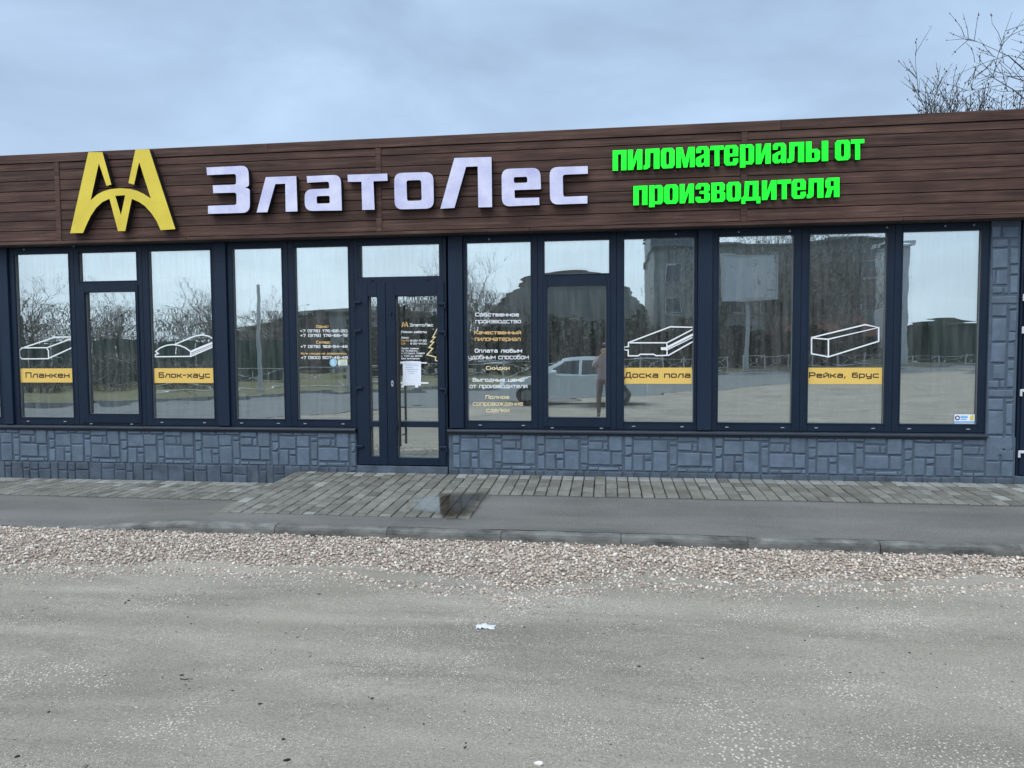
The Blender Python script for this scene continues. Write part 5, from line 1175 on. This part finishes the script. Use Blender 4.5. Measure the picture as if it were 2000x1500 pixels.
# ------------------------------------------------------------------ silver saloon on the road behind the camera
def car():
    L0, yc, z0 = -3.25, -13.6, ZG; o = empty('silver_car', (-1, yc, z0), 'silver saloon car passing on the road, mirrored right of the door', 'car')
    low = [(0, .30), (.02, .55), (.12, .68), (.9, .82), (1.30, .90), (3.45, .92), (4.30, .88), (4.42, .72), (4.45, .45), (4.40, .28)]
    sec = [(0, .0), (.10, .10), (.9, .02)]
    b = MB(); W2 = .84
    def wh(cx, z, s): return cx
    pts = low[:]
    arches = []
    bot = [(4.40, .28), (3.98, .26)]+[(3.63+.35*math.cos(t), .30+.33*math.sin(t)) for t in np.linspace(0, math.pi, 9)]+[(3.28, .24), (1.18, .24)]+[(.83+.35*math.cos(t), .30+.33*math.sin(t)) for t in np.linspace(0, math.pi, 9)]+[(.48, .26)]
    loop = [(L0+x, z0+z) for x, z in low[:-1]+bot]; n = len(loop)
    ys = ((-W2+.07, .96), (-W2, 1.0), (W2, 1.0), (W2-.07, .96))
    V = []
    mxx = L0+2.2; mzz = z0+.6
    for yv, k in ((-W2, .985), (-W2+.06, 1.0), (W2-.06, 1.0), (W2, .985)):
        V += [(mxx+(x-mxx)*k, yc+yv, mzz+(z-mzz)*(k if z > mzz else 1)) for x, z in loop]
    Fc = [(r*n+i, r*n+(i+1) % n, (r+1)*n+(i+1) % n, (r+1)*n+i) for r in range(3) for i in range(n)]
    tr = tessellate_polygon([[Vector((p[0], p[1], 0)) for p in loop]])
    Fc += [tuple(t) for t in tr]+[tuple(3*n+i for i in reversed(t)) for t in tr]
    mesh_obj('body', V, Fc, M['car_paint'], o)
    # cabin
    cb0 = [(1.15, .88), (1.85, 1.34), (2.15, 1.40), (3.05, 1.39), (3.35, 1.32), (3.95, .90)]
    V = []
    for yv, k in ((-W2+.05, 0), (-.60, 1), (.60, 1), (W2-.05, 0)):
        pass
    top = [(1.85, 1.36), (2.2, 1.42), (3.0, 1.41), (3.35, 1.34)]; base = [(1.15, .89), (1.6, .905), (3.5, .915), (3.98, .90)]
    V = [(L0+x, yc+s*(W2-.06), z0+z) for s in (-1, 1) for x, z in base]+[(L0+x, yc+s*.58, z0+z) for s in (-1, 1) for x, z in top]
    Fc = [(8, 9, 13, 12), (9, 10, 14, 13), (10, 11, 15, 14), (0, 8, 12, 4), (3, 7, 15, 11)]
    Fc += [(0, 1, 9, 8), (1, 2, 10, 9), (2, 3, 11, 10), (4, 12, 13, 5), (5, 13, 14, 6), (6, 14, 15, 7)]
    mesh_obj('cabin', V, Fc, M['car_paint'], o)
    for s in (-1, 1):
        def sp(x, t):                                   # point on the sloping side of the cabin
            return yc+s*((W2-.06)+(.58-(W2-.06))*t+.012)
        for q in ([(1.55, .08), (1.98, .86), (2.42, .92), (2.42, .10)], [(2.50, .10), (2.50, .92), (3.02, .90), (3.42, .55), (3.52, .10)]):
            v = [(L0+x, sp(x, t), z0+.90+.50*t) for x, t in q]
            mesh_obj('side_window', v, [(0, 1, 2, 3) if len(q) == 4 else (0, 1, 2, 3, 4)], M['car_glass'], o)
        for wx in (.83, 3.63):
            w_ = MB(); w_.tube((L0+wx, yc+s*(W2-.20), z0+.30), (L0+wx, yc+s*(W2+.005), z0+.30), .30, .30, 20); ty = w_.build('tyre', M['tyre'], o)
            MB().tube((L0+wx, yc+s*(W2-.02), z0+.30), (L0+wx, yc+s*(W2+.015), z0+.30), .19, .17, 14).build('rim', M['hangar'], ty)
        MB().box(L0-.012, L0+.14, yc+s*.70-.12, yc+s*.70+.12, z0+.56, z0+.68, 0, .02).build('headlight', M['lamp'], o)
        MB().box(L0+4.33, L0+4.45, yc+s*.68-.13, yc+s*.68+.13, z0+.66, z0+.82, 0, .02).build('tail_light', M['red_lens'], o)
        MB().box(L0+1.62, L0+1.78, yc+s*(W2+.06)-.05, yc+s*(W2+.06)+.05, z0+.92, z0+1.04, 0, .02).build('wing_mirror', M['car_paint'], o)
    v = [(L0+1.20, yc-.70, z0+.925), (L0+1.20, yc+.70, z0+.925), (L0+1.83, yc+.55, z0+1.36), (L0+1.83, yc-.55, z0+1.36)]
    v = [(x-.02, y, z+.012) for x, y, z in v]; mesh_obj('windscreen', v, [(0, 1, 2, 3)], M['car_glass'], o)
    v = [(L0+3.96, yc-.70, z0+.935), (L0+3.96, yc+.70, z0+.935), (L0+3.40, yc+.55, z0+1.33), (L0+3.40, yc-.55, z0+1.33)]
    v = [(x+.02, y, z+.012) for x, y, z in v]; mesh_obj('rear_window', v, [(0, 1, 2, 3)], M['car_glass'], o)
car()

# ------------------------------------------------------------------ the person taking the picture, behind the camera
def person():
    bx_, by_ = -.10, -9.12; zf = ZG-.006
    J = {'pel': (0, 0, .98, .16), 'wa': (0, .01, 1.12, .145), 'ch': (0, .0, 1.34, .17), 'nb': (0, -.02, 1.50, .075), 'hd0': (0, .0, 1.60, .075), 'hd1': (0, .02, 1.68, .098), 'hd2': (0, .01, 1.77, .085),
         'hl': (-.10, 0, .92, .105), 'kl': (-.11, .02, .52, .070), 'al': (-.11, -.03, .10, .048), 'tl': (-.12, .13, .04, .038),
         'hr': (.10, 0, .92, .105), 'kr': (.11, .02, .52, .070), 'ar': (.11, -.03, .10, .048), 'tr': (.12, .13, .04, .038),
         'sl': (-.18, 0, 1.42, .075), 'el': (-.25, .16, 1.26, .052), 'wl': (-.03, .36, 1.60, .034), 'ml': (.06, .42, 1.66, .036),
         'sr': (.18, 0, 1.42, .075), 'er': (.33, .16, 1.26, .052), 'wr': (.40, .36, 1.60, .034), 'mr': (.33, .42, 1.66, .036)}
    E_ = [('pel','wa'),('wa','ch'),('ch','nb'),('nb','hd0'),('hd0','hd1'),('hd1','hd2'),('pel','hl'),('hl','kl'),('kl','al'),('al','tl'),('pel','hr'),('hr','kr'),('kr','ar'),('ar','tr'),
          ('ch','sl'),('sl','el'),('el','wl'),('wl','ml'),('ch','sr'),('sr','er'),('er','wr'),('wr','mr')]
    # fingers curl round the short ends of the phone
    for h, sx_ in (('ml', 1), ('mr', -1)):
        hx_, hy_, hz_, _ = J[h]
        for i in range(4):
            J[h+'f%d' % i] = (hx_+sx_*.035, hy_+.030, hz_+.030-.019*i, .009); J[h+'g%d' % i] = (hx_+sx_*.050, hy_+.012, hz_+.030-.019*i, .008)
            E_ += [(h, h+'f%d' % i), (h+'f%d' % i, h+'g%d' % i)]
        J[h+'t'] = (hx_+sx_*.035, hy_-.028, hz_-.020, .010); E_.append((h, h+'t'))
    ks = list(J); me = bpy.data.meshes.new('person'); me.from_pydata([J[k][:3] for k in ks], [(ks.index(a), ks.index(c)) for a, c in E_], [])
    o = bpy.data.objects.new('person', me); COL.objects.link(o)
    sk = o.modifiers.new('skin', 'SKIN'); sub = o.modifiers.new('sub', 'SUBSURF'); sub.levels = 2; sub.render_levels = 2
    lay = me.skin_vertices[0].data if me.skin_vertices else None
    if lay is None:
        bpy.context.view_layer.objects.active = o; lay = me.skin_vertices[0].data
    for i, k in enumerate(ks): r_ = J[k][3]; lay[i].radius = (r_, r_*(.75 if k in ('ch', 'wa', 'pel') else 1)); lay[i].use_root = (k == 'pel')
    dg = bpy.context.evaluated_depsgraph_get(); m2 = bpy.data.meshes.new_from_object(o.evaluated_get(dg)); o.modifiers.clear(); o.data = m2; bpy.data.meshes.remove(me)
    m2.materials.clear()
    for k in ('skin', 'pink', 'trouser', 'shoe'): m2.materials.append(M[k])
    for p in m2.polygons:
        c = p.center; p.use_smooth = True
        if c.z > 1.50 and abs(c.x) < .16 and c.y < .2: i = 0
        elif c.z < .09: i = 3
        elif c.z < .98: i = 2
        elif c.y > .33: i = 0
        else: i = 1
        p.material_index = i
    o.location = (bx_, by_, zf); WL[o.name] = Vector((bx_, by_, zf))
    tag(o, 'person in a pink top holding up a phone, mirrored in the window', 'person')
    n = 12; v = []; f = []                              # hair: a cap over the crown and the back of the head
    for j in range(8):
        t = j/7*2.0
        for i in range(n*2):
            a = math.pi*i/n; rr_ = .112*math.sin(t)+.001; lim = math.sin(a) > .25 and t > .9
            q = .5 if lim else 1.0; v.append((bx_+rr_*math.cos(a)*q, by_+.005+rr_*math.sin(a)*q*1.05, zf+1.725+.135*math.cos(t)))
    for j in range(7):
        for i in range(2*n): f.append((j*2*n+i, j*2*n+(i+1) % (2*n), (j+1)*2*n+(i+1) % (2*n), (j+1)*2*n+i))
    mesh_obj('hair', v, f, M['hair'], o, smooth=True)
    # face: eyes, nose, mouth, ears as small reliefs
    for s in (-1, 1):
        MB().tube((bx_+s*.035, by_+.095, zf+1.69), (bx_+s*.035, by_+.116, zf+1.69), .012, .008, 8).build('eye', M['hair'], o)
        MB().box(bx_+s*.097-.008, bx_+s*.097+.008, by_-.015, by_+.03, zf+1.645, zf+1.705, 0, .006).build('ear', M['skin'], o)
    mesh_obj('nose', [(bx_-.014, by_+.105, zf+1.645), (bx_+.014, by_+.105, zf+1.645), (bx_, by_+.135, zf+1.650), (bx_, by_+.105, zf+1.695)], [(0, 1, 2), (1, 3, 2), (3, 0, 2), (0, 3, 1)], M['skin'], o)
    MB().box(bx_-.024, bx_+.024, by_+.085, by_+.108, zf+1.612, zf+1.622, 0, .004).build('mouth', M['pink'], o)
    ph_ = MB().box(bx_+.09, bx_+.30, by_+.432, by_+.441, zf+1.625, zf+1.725, 0, .003).build('phone', M['phone'])
    tag(ph_, 'black phone held up sideways by the person', 'phone')
    MB().tube((bx_+.27, by_+.4412, zf+1.70), (bx_+.27, by_+.4445, zf+1.70), .009, .008, 10).build('lens', M['car_glass'], ph_)
person()
